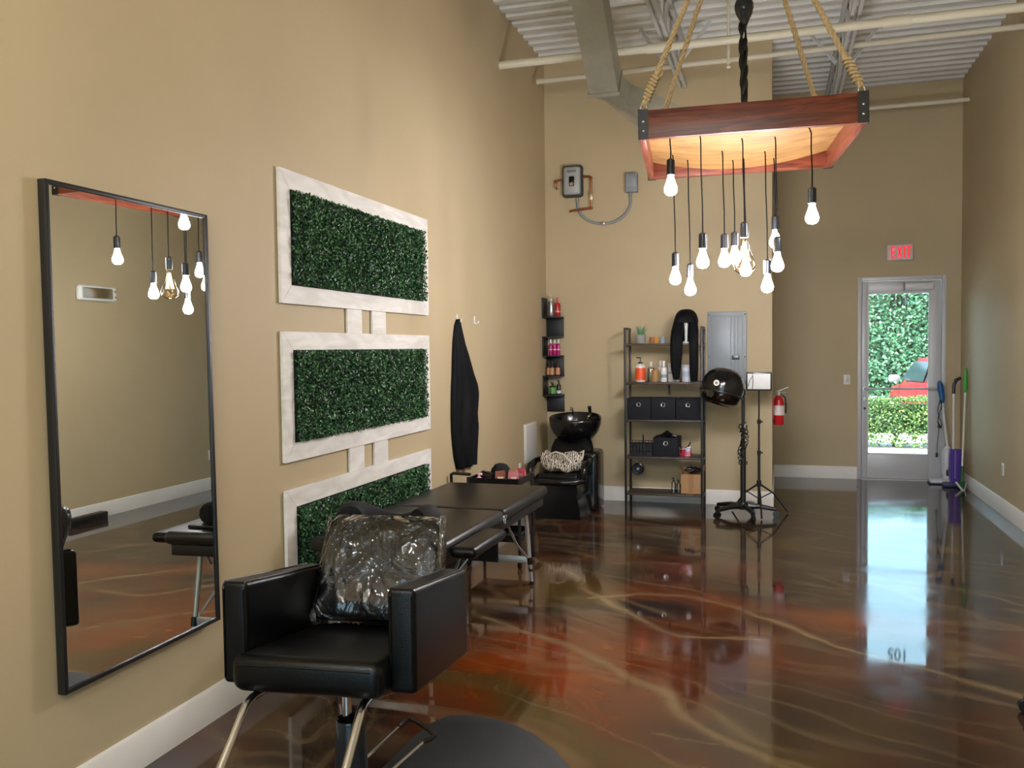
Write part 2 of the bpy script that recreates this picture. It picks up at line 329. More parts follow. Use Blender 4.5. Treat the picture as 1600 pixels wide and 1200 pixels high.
obj('end_cap', B().box(3.83, 3.845, ly0-.064, ly0, 2.27, 2.36), mat('closer_dark', '77777a', .35), dc)
obj('lock_cylinder', B().cyl((lx0+.035, ly0, .98), (lx0+.035, ly0-.018, .98), .018), ALU, d); obj('lock_cylinder', B().cyl((lx0+.035, ly0, .86), (lx0+.035, ly0-.012, .86), .014), BLACKM, d)
o = link('lettering', text_mesh('105', .19), mat('grey_vinyl', '1b2b2f', .6), d, (3.795, ly0+.03, 2.135), (R(90), 0, R(180)))
o.scale = (.82, 1.12, 1); o['label'] = 'suite number 105 seen reversed through the glass'

# exit sign
e = thing('exit_sign', 'white exit sign with red letters above the glass door', 'sign', (3.785, YD, 2.72))
obj('housing', B().box(-.148, .148, -.05, 0, -.1, .1, .02, 3), mat('sign_white', 'd9c9c4', .4), e)
RED = mat('lit_red', 'e81830', .5, emit=.55); b = B(); y0, y1 = -.054, -.047; z0, z1 = -.068, .068; t = .016
b.box(-.1, -.1+t, y0, y1, z0, z1); [b.box(-.1+t, -.05, y0, y1, z-.009, z+.009) for z in (z0+.009, 0, z1-.009)]
obj('letter', b, RED, e)
obj('letter', B().obox((-.026, -.05, z0), (.014, -.05, z1), t*.9, .006, up=(0, 1, 0)).obox((.014, -.05, z0), (-.026, -.05, z1), t*.9, .006, up=(0, 1, 0)), RED, e)
obj('letter', B().box(.038, .038+t, y0, y1, z0, z1), RED, e)
obj('letter', B().box(.068, .122, y0, y1, z1-.018, z1).box(.0855, .1045, y0, y1, z0, z1-.018), RED, e)
# switches, outlets
sw = thing('light_switch', 'white light switch plate beside the exit door', 'switch', (3.205, YD, 1.21)); obj('plate', B().box(-.038, .038, -.006, 0, -.06, .06, .003), WPLAST, sw); obj('rocker', B().box(-.015, .015, -.011, -.006, -.032, .032, .002), mat('rocker', 'c9c9c4', .35), sw)
def outlet(label, loc, rz):
    t = thing('wall_outlet', label, 'outlet', loc, rz); obj('plate', B().box(-.037, .037, -.006, 0, -.06, .06, .003), WPLAST, t)
    for s in (-1, 1): obj('socket', B().box(-.017, .017, -.009, -.006, s*.026-.014, s*.026+.014, .003), mat('rocker', 'c9c9c4', .35), t)
outlet('white outlet low on the right wall', (XR, 9.26, .43), R(-90))
outlet('white outlet low on the left wall behind the cart', (0, 8.11, .46), R(90))
ap = thing('access_panel', 'white square access panel low on the left wall', 'panel', (0, 8.475, .685)); obj('frame', B().box(0, .012, -.215, .215, -.195, .195, .003), WHITE, ap); obj('cover', B().box(.012, .02, -.195, .195, -.175, .175, .003), mat('panel_grey_white', 'cfccc6', .5), ap)
el = thing('emergency_light', 'white emergency light unit high on the right wall', 'light', (XR, 7.44, 2.33), R(-90)); obj('housing', B().box(-.26, .26, -.07, 0, -.08, .08, .03, 3), WPLAST, el); obj('lens', B().box(-.19, .23, -.082, -.06, -.055, .055, .012), glass_mat('ribbed_lens', (.85, .88, .9), .25, .2), el)
for s in (.03, -.03): obj('indicator', B().sphere((-.225, -.075, s), .012, 10), CHROME, el)

# ------------------------------------------------------------------ ceiling services
PIPEM = mat('cream_pipe_paint', 'd8d2bd', .45)
def pipe(name, label, y, z, x0, x1, r, dz=0, coup=()):
    t = thing(name, label, 'pipe', (0, y, z)); obj('tube', B().cyl((x0, 0, 0), (x1, 0, dz), r, n=16), PIPEM, t)
    for c in coup: obj('coupling', B().cyl((c-.1, 0, dz*c/4.4), (c+.1, 0, dz*c/4.4), r*1.22, n=16), PIPEM, t)
pipe('sprinkler_pipe', 'thick cream pipe crossing under the deck above the chandelier', 7.62, 4.19, .0, XR, .036, 0, (1.42, 3.3))
pipe('sprinkler_pipe', 'thinner cream pipe crossing just before the back wall', 8.67, 4.338, .06, XR, .026, .04, ())
pipe('sprinkler_pipe', 'cream pipe near the deck above the exit door', 10.96, 4.35, XC, XR, .024, .01, ())
sd = thing('sprinkler_drop', 'thin white drop pipe hanging from the deck behind the ceiling cable', 'pipe', (1.99, 7.95, ZC))
obj('tube', B().cyl((0, 0, 0), (0, 0, -.58), .014, n=10), PIPEM, sd); obj('sprinkler_head', B().lathe([(0, -.635), (.02, -.63), (.022, -.62), (.01, -.6), (.018, -.585), (.018, -.56)], 12), PIPEM, sd)
JM = mat('grey_joist_paint', 'c4c6c4', .5)
def joist(label, x, y0, y1):
    t = thing('steel_joist', label, 'joist', (x, 0, 0)); zt, zb = ZC-.03, 4.3
    obj('top_chord', B().box(-.045, -.012, y0, y1, zt-.03, zt+.03).box(.012, .045, y0, y1, zt-.03, zt+.03), JM, t)
    obj('bottom_chord', B().box(-.04, -.012, y0, y1, zb-.025, zb+.02).box(.012, .04, y0, y1, zb-.025, zb+.02), JM, t)
    n = int((y1-y0)/.45); s = (y1-y0)/n
    for i in range(n):
        a = y0+i*s; obj('web_rod', B().cyl((0, a, zt), (0, a+s/2, zb), .012, n=8).cyl((0, a+s/2, zb), (0, a+s, zt), .012, n=8), JM, t)
joist('grey open web steel joist running toward the back wall', 1.47, Y0, YS-.02)
joist('grey open web steel joist running toward the exit door wall', 3.0, Y0, YD-.02)
for lab, p in (('pair of grey angle braces under the left joist', [((1.4, 8.35, 4.29), (1.14, 8.45, 4.66)), ((1.54, 8.35, 4.29), (1.8, 8.45, 4.66))]), ('pair of grey angle braces under the right joist', [((2.93, 8.9, 4.29), (2.67, 9.0, 4.66)), ((3.07, 8.9, 4.29), (3.33, 9.0, 4.66))])):
    t = thing('joist_bridging', lab, 'brace')
    for a, c in p: obj('angle_bar', B().obox(a, c, .035, .006).obox(a, c, .006, .035), JM, t)
# hvac duct
t = thing('air_duct', 'galvanised duct dropping from the deck and bending behind the chandelier', 'duct')
def sect(c, right, up, w, h): c = Vector(c); r = Vector(right).normalized()*w/2; u = Vector(up).normalized()*h/2; return [c-r-u, c+r-u, c+r+u, c-r+u]
dd = Vector((0, 1, -.78)).normalized(); du = Vector((0, .78, 1)).normalized()
pA = Vector((1.02, 6.15, 4.75)); pB = pA+dd*1.5
obj('duct_run', B().loft([sect(pA, (1, 0, 0), du, .24, .26), sect(pB, (1, 0, 0), du, .24, .26)]), GALV, t)
for k in (.62, 1.47): obj('duct_collar', B().loft([sect(pA+dd*k, (1, 0, 0), du, .265, .285), sect(pA+dd*(k+.035), (1, 0, 0), du, .265, .285)]), GALV, t)
e1 = pB+dd*.1+Vector((.09, 0, .02)); e2 = pB+Vector((.3, .1, -.2)); e3 = pB+Vector((.58, .18, -.34))
obj('elbow', B().loft([sect(pB, (1, 0, 0), du, .24, .26), sect(e1, (.8, -.4, -.3), (.1, .75, 1), .24, .26), sect(e2, (.35, -.9, -.1), (.2, .1, 1), .26, .26), sect(e3, (.2, -1, 0), (0, 0, 1), .26, .26)]), GALV, t)

# ------------------------------------------------------------------ globe lamps in the front half of the room
GLOBE = mat('lit_opal_globe', 'ffffff', .4, emit=LAMP, ecol='fff7ee')
def globe(label, x, y, z):
    t = thing('pendant_lamp', label, 'lamp', (x, y, z)); obj('globe', B().sphere((0, 0, 0), .12, 24), GLOBE, t); obj('fitter', B().cyl((0, 0, .105), (0, 0, .17), .045), BLACKM, t)
    obj('stem', B().cyl((0, 0, .17), (0, 0, ZC-z-.02), .006, n=8), BLACKM, t); obj('canopy', B().cyl((0, 0, ZC-z-.03), (0, 0, ZC-z), .06), BLACKM, t)
globe('opal globe pendant lamp near the left wall behind the camera', 0.85, -.05, 3.1); globe('opal globe pendant lamp in the middle behind the camera', 1.85, -.6, 3.1); globe('opal globe pendant lamp near the right wall behind the camera', 3.2, -1.1, 3.1)
# ------------------------------------------------------------------ chandelier
RWOOD = wood_mat('stained_cedar', '4e2013', '84422a', .38); LWOOD = wood_mat('pale_plywood', '80592f', 'a9804a', .55, 2.2, (1.2, 7, 7))
ROPE = mat('jute_rope', 'c8b086', .85, var=.25, vscale=60)
PSI = .097; FL = Vector((1.614, 5.235, 2.866)); LN, WD = 1.285, 1.295; HP = .168
ch = thing('chandelier', 'square red wood frame chandelier hung on ropes with bare pendant bulbs', 'chandelier', FL, rot=(0, -.0185, PSI))
th = .038
obj('plank', B().box(.0, LN, 0, th, 0, HP, .002), RWOOD, ch); obj('plank', B().box(0, LN, WD-th, WD, 0, HP, .002), RWOOD, ch)
RW2 = wood_mat('stained_cedar_side', '4e2013', '84422a', .38, 3, (12, 1, 12))
obj('plank', B().box(0, th, th, WD-th, 0, HP, .002), RW2, ch); obj('plank', B().box(LN-th, LN, th, WD-th, 0, HP, .002), RW2, ch)
for i, (cx, cy) in enumerate(((0, 0), (LN, 0), (0, WD), (LN, WD))):
    sx = 1 if cx == 0 else -1; sy = 1 if cy == 0 else -1; e_ = .004
    br = obj('corner_bracket', B().box(min(cx-sx*e_, cx+sx*.055), max(cx-sx*e_, cx+sx*.055), min(cy-sy*e_, cy), max(cy-sy*e_, cy), -.004, HP+.006).box(min(cx-sx*e_, cx), max(cx-sx*e_, cx), min(cy-sy*e_, cy+sy*.055), max(cy-sy*e_, cy+sy*.055), -.004, HP+.006), BLACKM, ch)
    for z in (.045, .1):
        obj('bolt', B().sphere((cx+sx*.027, cy-sy*.005, z), .0085, 10, sc=(1, .6, 1)), CHROME, br); obj('bolt', B().sphere((cx-sx*.005, cy+sy*.027, z), .0085, 10, sc=(.6, 1, 1)), CHROME, br)
    obj('eye_hook', B().tube([(cx+sx*.03+.018*math.cos(a), cy+sy*.03, HP+.02+.022*math.sin(a)) for a in np.linspace(0, 2*PI, 13)[:-1]], .004, 6, closed=True), CHROME, br)
b = B(); nu, nv = 24, 12
for sgn in (0, 1):
    pass
G = [[(th+(LN-2*th)*i/nu, th+(WD-2*th)*j/nv, .118-.085*(1-(2*i/nu-1)**2)*(.35+.65*j/nv)) for i in range(nu+1)] for j in range(nv+1)]
V = [p for r_ in G for p in r_]; F_ = [(j*(nu+1)+i, j*(nu+1)+i+1, (j+1)*(nu+1)+i+1, (j+1)*(nu+1)+i) for j in range(nv) for i in range(nu)]
V2 = [(x, y, z+.008) for x, y, z in V]; k = len(V)
b.quads(V+V2, F_+[tuple(k+q for q in f[::-1]) for f in F_]); obj('plywood_panel', b, LWOOD, ch)
def board_z(u, v): return .118-.085*(1-(2*(u-th)/(LN-2*th)-1)**2)*(.35+.65*(v-th)/(WD-2*th))
inv = Matrix.Translation(FL) @ Matrix.Rotation(PSI, 4, 'Z') @ Matrix.Rotation(-.0185, 4, 'Y'); inv = inv.inverted()
top = inv @ Vector((2.19, 5.95, 4.72))
def rope(a, c, r=.0165, knot=True):
    a, c = Vector(a), Vector(c); d_ = (c-a).normalized(); u = d_.orthogonal().normalized(); w = d_.cross(u); n = 110; bb = B(); Ln = (c-a).length
    for s in range(3): bb.tube([a+d_*Ln*i/n+(u*math.cos(i*.62+s*2.094)+w*math.sin(i*.62+s*2.094))*r*.55 for i in range(n+1)], r*.62, 6)
    if knot:
        for q in range(7): bb.tube([a+d_*(.05+.026*q)+(u*math.cos(t_)+w*math.sin(t_))*(r*1.25)+d_*.01*math.sin(t_*1) for t_ in np.linspace(0, 2*PI, 10)[:-1]], r*.62, 5, closed=True)
        bb.tube([a+d_*.22+u*r*1.2, a+d_*.25+u*r*2.2, a+d_*.27+u*r*2.0], r*.6, 5)
    return bb
for cx, cy in ((.03, .03), (LN-.03, .03), (.03, WD-.03), (LN-.03, WD-.03)):
    a = Vector((cx, cy, HP+.035)); obj('rope', rope(a, top+(a-top)*.02), ROPE, ch)
FROST = mat('lit_frosted_bulb', 'ffffff', .4, emit=BULB, ecol='faf8ff')
AMBER = glass_mat('amber_glass', (1, .93, .8), .03, .01, ior=1.12)
CORD = mat('black_cord', '040404', .85, spec=.2); SOCK = mat('black_socket', '17181b', .35, .2)
def pendant(bx, by, bz, big=False, bend=None):
    """bx,by,bz: world position of the lowest point of the bulb"""
    q = inv @ Vector((bx, by, bz)); up = inv.to_3x3() @ Vector((0, 0, 1)); h = .225 if not big else .33
    qs = q+up*(h-.1); u = q.x if bend is None else q.x+bend; v = q.y
    ztop = board_z(min(max(u, th), LN-th), min(max(v, th), WD-th)); e0 = qs+up*.1; e1_ = Vector((u, v, ztop+.004))
    mid = Vector((e0.x, e0.y, ztop-.05)); c = obj('pendant_cord', B().tube([e0, e0+(mid-e0)*.3+Vector((.002, .001, 0)), e0+(mid-e0)*.7-Vector((.002, 0, 0)), mid, mid+(e1_-mid)*.5+Vector(((e0.x-e1_.x)*.22, 0, .004)), e1_], .0042, 7), CORD, ch)
    M = Matrix.Translation(qs) @ up.to_track_quat('Z', 'Y').to_matrix().to_4x4()
    obj('socket', B().lathe([(.0, .1), (.014, .1), (.025, .09), (.026, .002), (.024, 0), (.0, 0)], 16, M), SOCK, c)
    if not big:
        obj('bulb', B().lathe([(.0165, 0), (.018, -.016), (.026, -.042), (.036, -.068), (.04, -.085), (.037, -.104), (.024, -.119), (0, -.125)], 18, M), FROST, c)
    else:
        g = obj('bulb', B().lathe([(.017, .0), (.022, -.03), (.036, -.085), (.06, -.145), (.07, -.175), (.06, -.207), (.033, -.226), (0, -.23)], 24, M), AMBER, c)
        g['label'] = 'large clear amber teardrop bulb'
        f = B()
        for a in range(6): f.cyl(M @ Vector((.008*math.cos(a), .008*math.sin(a), -.03)), M @ Vector((.03*math.cos(a*1.05), .03*math.sin(a*1.05), -.15)), .0016, n=6)
        obj('filament', f, mat('lit_filament', 'ffd9a0', .5, emit=24, ecol='ffc27a'), c)
for p in ((1.778, 5.42, 2.553, .03), (1.722, 6.16, 2.063), (1.812, 6.28, 1.992), (1.95, 5.64, 2.123), (2.06, 6.04, 2.16), (2.115, 6.3, 2.203), (2.19, 6.27, 2.113), (2.335, 6.16, 1.99), (2.385, 6.4, 2.313), (2.4, 5.83, 2.1), (2.603, 5.68, 2.372, -.03)):
    pendant(p[0], p[1], p[2], bend=p[3] if len(p) > 3 else None)
pendant(2.199, 5.77, 2.09, True)
# twisted supply cable, wrapped junction and hook
cx0 = inv @ Vector((2.2, 5.9, 2.95)); cx1 = inv @ Vector((2.185, 5.92, 3.72)); bb = B()
for s in range(3):
    bb.tube([cx0+(cx1-cx0)*t_+Vector((.012*math.cos(t_*14+s*2.1), .012*math.sin(t_*14+s*2.1), 0))*(.5+t_) for t_ in np.linspace(0, 1, 40)], [.009+.006*(1 if .35 < t_ < .85 else 0)+.003*math.sin(t_*40+s) for t_ in np.linspace(0, 1, 40)], 7)
sc_ = obj('supply_cable', bb, mat('black_tape', '0d0d0e', .28, bump=.5, bscale=50), ch)
obj('wrapped_junction', B().sphere(cx1+Vector((.01, 0, .1)), .062, 14, sc=(1, 1, 1.15)).lathe([(.012, -.1), (.03, -.05), (.055, 0)], 12, Matrix.Translation(cx1+Vector((.01, 0, .06)))), mat('wrapped_plastic', '24262a', .2, bump=.9, bscale=24), sc_)
obj('hook', B().tube([cx1+Vector((.01+.014*math.cos(a), 0, .19+.02*math.sin(a))) for a in np.linspace(-PI, PI, 14)[:-1]], .004, 6, closed=True), CHROME, sc_)
obj('supply_chain', B().tube([cx1+Vector((.01, 0, .21)), top], .006, 6), mat('white_cord', 'd5d2c8', .5), sc_)

# ------------------------------------------------------------------ left wall: mirror, greenery, hooks, cape
mz0, mz1, my0, my1 = .453, 2.227, 2.3854, 3.2636
mr = thing('wall_mirror', 'tall rectangular mirror with thin black frame on the left wall', 'mirror', (.013, my0, mz0), rot=(0, -.0085, 0))
MW, MH = my1-my0, mz1-mz0
gm = mat('mirror_silver', 'e6ebe8', .006, 1)
obj('mirror_glass', B().box(.012, .03, .012, MW-.012, .012, MH-.012), gm, mr)
for a in ((.004, .038, 0, .016, 0, MH), (.004, .038, MW-.016, MW, 0, MH), (.004, .038, .016, MW-.016, 0, .016), (.004, .038, .016, MW-.016, MH-.016, MH)): obj('frame_rail', B().box(*a, .002), BLACKM, mr)
PW = wood_mat('white_washed_boards', 'd2cdc4', 'e8e5df', .55, 2, (6, 1.5, 6))
gp = thing('greenery_wall_panel', 'three white framed boxwood hedge panels joined by white slats on the left wall', 'wall decoration', (0, 3.8675, 0))
PY = 1.929; bw = .095
LEAF = leaf_mat('boxwood_leaf', ['0a1c10', '12301a', '1d4826', '2f6238', '64955c', '153420'], .38)
BACK = mat('dark_green_backing', '07140a', .8)
for z0, z1 in ((1.876, 2.555), (1.066, 1.734), (.24, .9236)):
    i0, i1 = z0+bw, z1-bw; tk = .022
    for pts in ([(0, z0), (bw, i0), (bw, i1), (0, z1)], [(PY, z0), (PY, z1), (PY-bw, i1), (PY-bw, i0)], [(0, z1), (bw, i1), (PY-bw, i1), (PY, z1)], [(0, z0), (PY, z0), (PY-bw, i0), (bw, i0)]):
        c = Vector((sum(p[0] for p in pts)/4, sum(p[1] for p in pts)/4)); pts = [(c.x+(p[0]-c.x)*.9985, c.y+(p[1]-c.y)*.996) for p in pts]
        obj('frame_board', B().prism(pts, .004, tk, Matrix(((0, 0, 1, 0), (1, 0, 0, 0), (0, 1, 0, 0), (0, 0, 0, 1)))), PW, gp)
    obj('backing', B().box(.004, .016, bw-.01, PY-bw+.01, i0-.01, i1+.01), BACK, gp)
    n = 15000; yy = bw+.004+(PY-2*bw-.008)*rng.random(n); zz = i0+.004+(i1-i0-.008)*rng.random(n)
    hgt = .028+.014*vnoise(yy*14+z0*9, zz*14, 5); hgt *= 1-.35*np.exp(-((yy-PY*.47)/.012)**2)
    xx = .018+hgt*np.sqrt(rng.random(n)); P = np.stack([xx, yy, zz], 1); nr = np.stack([np.full(n, .8), 0*xx, .25+0*xx], 1)
    f = leaves_mesh('foliage', P, nr, .019, LEAF, gp, 1.2, .6); f['kind'] = 'stuff'
for z0, z1 in ((1.734, 1.876), (.9236, 1.066)):
    for y0, y1 in ((.705, .89), (1.03, 1.225)): obj('connector_slat', B().box(.004, .016, y0, y1, z0+.001, z1-.001), PW, gp)
def hook(label, y, z):
    h = thing('wall_hook', label, 'hook', (0, y, z)); obj('plate', B().box(0, .005, -.012, .012, -.035, .03, .002), WPLAST, h)
    obj('prong', B().tube([(.004, 0, -.022), (.02, 0, -.034), (.033, 0, -.028), (.036, 0, -.008)], .006, 8), WPLAST, h)
hook('white wall hook holding the black cape', 6.42, 1.88); hook('empty white wall hook right of the black cape', 6.83, 1.875)
# cape
def cape():
    prof = [(1.868, 6.395, 6.45), (1.82, 6.35, 6.475), (1.7, 6.31, 6.54), (1.56, 6.29, 6.635), (1.42, 6.275, 6.75), (1.34, 6.262, 6.83), (1.27, 6.255, 6.855), (1.15, 6.248, 6.83), (1.12, 6.246, 6.81), (1.0, 6.25, 6.825), (.9, 6.268, 6.79), (.8, 6.295, 6.765), (.73, 6.33, 6.755), (.70, 6.345, 6.75)]
    ks = 60; rings = []
    zs = np.linspace(1.868, .70, ks); pz = [p[0] for p in prof][::-1]; a0 = np.interp(zs, pz, [p[1] for p in prof][::-1]); a1 = np.interp(zs, pz, [p[2] for p in prof][::-1])
    for z, y0, y1 in zip(zs, a0, a1):
        m = 40; w = y1-y0; amp = .02*min(1, (1.87-z)/.3); q = []
        for j in range(m):
            s = j/(m-1); yv = y0+w*s+.012*math.sin(z*9+s*8)*min(1, (1.87-z)/.3)*(s*(1-s)*4)
            q.append((.012+.045*math.sin(PI*s)**.6*min(1, .35+(1.87-z))+amp*(math.sin(s*17+z*1.3)+.6*math.sin(s*31-z*3.1))*math.sin(PI*s)**.5*.7+amp*.5, yv, z))
        q += [(.004, y0+w*(1-j/7), z) for j in range(8)]
        rings.append(q)
    b = B().loft(rings); o = obj('salon_cape', b, mat('black_nylon', '07080b', .75, spec=.2, bump=.25, bscale=26), sharp=80)
    tag(o, 'black salon cape hanging from a white hook on the left wall', 'cape')
cape()

# ------------------------------------------------------------------ salon chair
sc = thing('salon_chair', 'black leather salon chair with boxy arms and plastic covered backrest', 'chair', (.973, 2.704, 0), .106)
def cushion(name, x0, x1, y0, y1, z0, z1, r, m, parent, M=None, seg=5): return obj(name, B().box(x0, x1, y0, y1, z0, z1, r, seg, M), m, parent, sharp=60)
SH = Matrix(((1, 0, 0, 0), (0, 1, 0, 0), (0, -.157, 1, 0), (0, 0, 0, 1)))
def shp(*p): return SH @ Vector(p)
st = cushion('seat', -.25, .25, -.375, .3, .512, .632, .04, BLACKL, sc, SH)
obj('seam', B().tube([shp(-.215, -.374, .6), shp(0, -.378, .603), shp(.215, -.374, .6)], .003, 6), BLACKL, st)
obj('corner_stitch', B().tube([shp(.236, -.367, .53), shp(.241, -.368, .56), shp(.238, -.366, .59)], .004, 6), BLACKL, st)
for s in (-1, 1):
    ar = cushion('armrest', min(s*.236, s*.328), max(s*.236, s*.328), -.273, .396, .515, .849, .018, BLACKL, sc, SH)
    for q in (.247, .317): obj('seam', B().tube([shp(s*q, -.273, .535), shp(s*q, -.2745, .825), shp(s*q, -.262, .848), shp(s*q, .37, .85)], .003, 6), BLACKL, ar)
Mb = Matrix.Translation((.004, .225, .57)) @ Matrix.Rotation(R(-29), 4, 'X')
def back_shape(b, g=0, z0=.05, z1=.44):
    rings = []
    for t_ in np.linspace(0, 1, 13):
        z = z0+(z1-z0)*t_; w = .244-.02*t_+g; tk = .055+.006*math.sin(PI*t_)+g; e_ = .022*(abs(2*t_-1)**8); w -= e_; tk -= e_*.9; q = []
        for j in range(44):
            a = 2*PI*j/44; c, s_ = math.cos(a), math.sin(a); q.append(Mb @ Vector((w*math.copysign(abs(c)**.25, c), tk*math.copysign(abs(s_)**.4, s_), z)))
        rings.append(q)
    return b.loft(rings)
bk = obj('backrest', back_shape(B()), BLACKL, sc, sharp=60)
cv = obj('plastic_cover', back_shape(B(), .009, .035, .45), glass_mat('wrinkled_clear_plastic', (.78, .78, .78), .03, .05, 1.0, 7, ior=1.4), bk, sharp=80); cv['label'] = 'clear wrinkled plastic cover over the backrest'
for pts_, rs_ in (([(.232, -.05, .45), (.238, -.045, .25), (.24, -.04, .06)], [.012, .01, .008]), ([(-.225, -.055, .05), (-.215, -.07, .03), (-.238, -.04, .09), (-.228, -.05, .44)], [.016, .012, .007, .006])):
    obj('cover_fold', B().tube([Mb @ Vector(p) for p in pts_], rs_, 8), glass_mat('wrinkled_clear_plastic'), bk)
for s in (-1, 1):
    f = obj('leg', B().tube([(s*.18, -.15, .528), (s*.18, -.3, .548), (s*.183, -.35, .55), (s*.186, -.385, .54), (s*.188, -.42, .515), (s*.19, -.52, .43), (s*.195, -.68, .29), (s*.195, -.73, .26), (s*.18, -.8, .25)], .0135, 12), CHROME, sc)
obj('footrest_bar', B().box(-.22, .22, -.87, -.78, .235, .268, .012), BLACKP, sc)
pu = obj('pump_shroud', B().lathe([(.06, .045), (.057, .2), (.052, .335), (.049, .348), (.043, .343), (.042, .3), (0, .3)], 28), mat('clear_grey_plastic', '26282c', .12, .2), sc)
obj('pump_rod', B().cyl((-.012, 0, .3), (-.012, 0, .53), .016), CHROME, pu); obj('pump_base', B().lathe([(.29, .018), (.29, .027), (.11, .045), (.06, .05), (0, .05)], 40), CHROME, pu); obj('seat_plate', B().box(-.13, .13, -.12, .12, .5, .515), BLACKM, sc, rot=None)
def wl(x, y, z): dx, dy = x-.973, y-2.704; c_, s_ = math.cos(.106), math.sin(.106); return (dx*c_+dy*s_, -dx*s_+dy*c_, z)
for p0, p1 in (((.894, 2.832, .075), (.95, 3.19, .12)), ((1.011, 2.778, .065), (1.083, 3.105, .105))): obj('pedal_rod', B().tube([wl(*p0), wl(*p1)], .006, 8), CHROME, sc)
obj('pedal_grip', B().tube([wl(*p) for p in ((.946, 3.165, .117), (.95, 3.2, .121), (.965, 3.232, .125), (1.0, 3.222, .122), (1.078, 3.17, .115), (1.108, 3.142, .11), (1.1, 3.118, .107), (1.081, 3.095, .104))], .0095, 8), BLACKP, sc)
# floor mat
b = B(); ol = [(.93, 2.3), (.935, 2.9), (.945, 3.3), (.96, 3.45), (1.0, 3.545), (1.08, 3.588), (1.2, 3.58), (1.32, 3.53), (1.43, 3.46), (1.54, 3.36), (1.63, 3.24), (1.7, 3.08), (1.73, 2.9), (1.74, 2.3)]
b.prism(ol, .0005, .016, bev=.011); tag(obj('floor_mat', b, mat('grey_rubber_mat', '1f2122', .6, bump=.3, bscale=260)), 'dark grey rubber floor mat with rounded edge beside the salon chair', 'mat')

# ------------------------------------------------------------------ massage table
MT = thing('massage_table', 'black folding massage table with aluminium legs along the left wall', 'table', (.495, 4.87, 0), R(-1))
tw, tl, tz = .372, .955, .685
BLK2 = mat('dark_vinyl', '15130f', .36, bump=.08, bscale=180)
for s in (-1, 1):
    y0, y1 = (.004, tl) if s > 0 else (-tl, -.004)
    tp = obj('table_top', B().box(-tw, tw, y0, y1, tz-.075, tz, .03, 4), BLK2, MT, sharp=60)
    obj('rail', B().box(-tw+.03, tw-.03, y0+(.0 if s > 0 else .03), y1-(.03 if s > 0 else 0), tz-.135, tz-.075, .004), mat('black_wood_rail', '15120f', .5), tp)
    for sx in (-1, 1):
        lg = obj('leg', B().cyl((sx*.25, s*.79, tz-.1), (sx*.262, s*.865, .13), .014, n=14), ALU, MT)
        obj('lower_leg', B().cyl((sx*.261, s*.86, .2), (sx*.266, s*.885, .015), .011, n=12), ALU, lg)
        obj('leg_clamp', B().cyl((sx*.2605, s*.857, .2), (sx*.2615, s*.864, .15), .019).cyl((sx*.263, s*.87, .115), (sx*.2635, s*.872, .1), .016), BLACKP, lg)
        obj('foot', B().cyl((sx*.266, s*.885, .025), (sx*.266, s*.885, 0), .015), BLACKP, lg)
        obj('hinge_bolt', B().sphere((sx*.27, s*.79, tz-.1), .016, 10), CHROME, lg)
        obj('strut', B().obox((sx*.25, s*.86, .185), (sx*.25, s*.6, .34), .016, .005).obox((sx*.25, s*.6, .34), (sx*.25, s*.35, tz-.12), .016, .005), ALU, MT)
        obj('tension_cable', B().tube([(sx*.25, s*.58, .36), (sx*.2, 0, tz-.13)], .002, 5), BLACKM, MT)
    obj('crossbar', B().box(-.255, .255, s*.86-.008, s*.86+.008, .155, .2, .003), ALU, MT)
    b = B()   # perforated end panel
    for i in range(7):
        for j in range(7): 
            if (i+j) % 2 == 0: b.box(-.21+i*.06, -.21+(i+1)*.06-.005, s*.3, s*.308, .3+j*.037, .3+(j+1)*.037-.003)
    b.box(-.22, .22, s*.309, s*.315, .29, .59); obj('end_panel', b, mat('black_panel', '0c0c0c', .5), MT)
ar = obj('side_armrest', B().box(tw+.0, tw+.14, -.88, -.38, tz-.085, tz-.025, .028, 4), BLACKL, MT, sharp=60)
obj('armrest_bracket', B().obox((tw+.05, -.6, tz-.08), (tw-.08, -.65, tz-.25), .014, .005).obox((tw+.08, -.42, tz-.08), (tw-.02, -.4, tz-.1), .02, .01), ALU, ar)
obj('hinge', B().box(tw-.01, tw+.006, -.03, .03, tz-.08, tz-.03, .003), CHROME, MT)
# face cradle cushion
fc = thing('face_cradle_cushion', 'black horseshoe face cushion lying on the near end of the massage table', 'cushion', (.46, 4.12, tz+.001), R(0))
b = B(); path = [(.24*math.cos(a), .17*math.sin(a)-.02, 0) for a in np.linspace(R(-205), R(25), 26)]
b.tube([(x*.9, -y*.8, .034+.042*(abs(x)/.24)**1.5) for x, y, z in path], [.032+.042*(abs(x)/.24)**1.5 for x, y, z in path], 14); obj('cushion_ring', b, mat('black_velour', '08080a', .8), fc, sharp=80)
b = B().box(-.3, .3, -.12, .02, .0, .02, .008); obj('base_plate', b, BLACKP, fc)
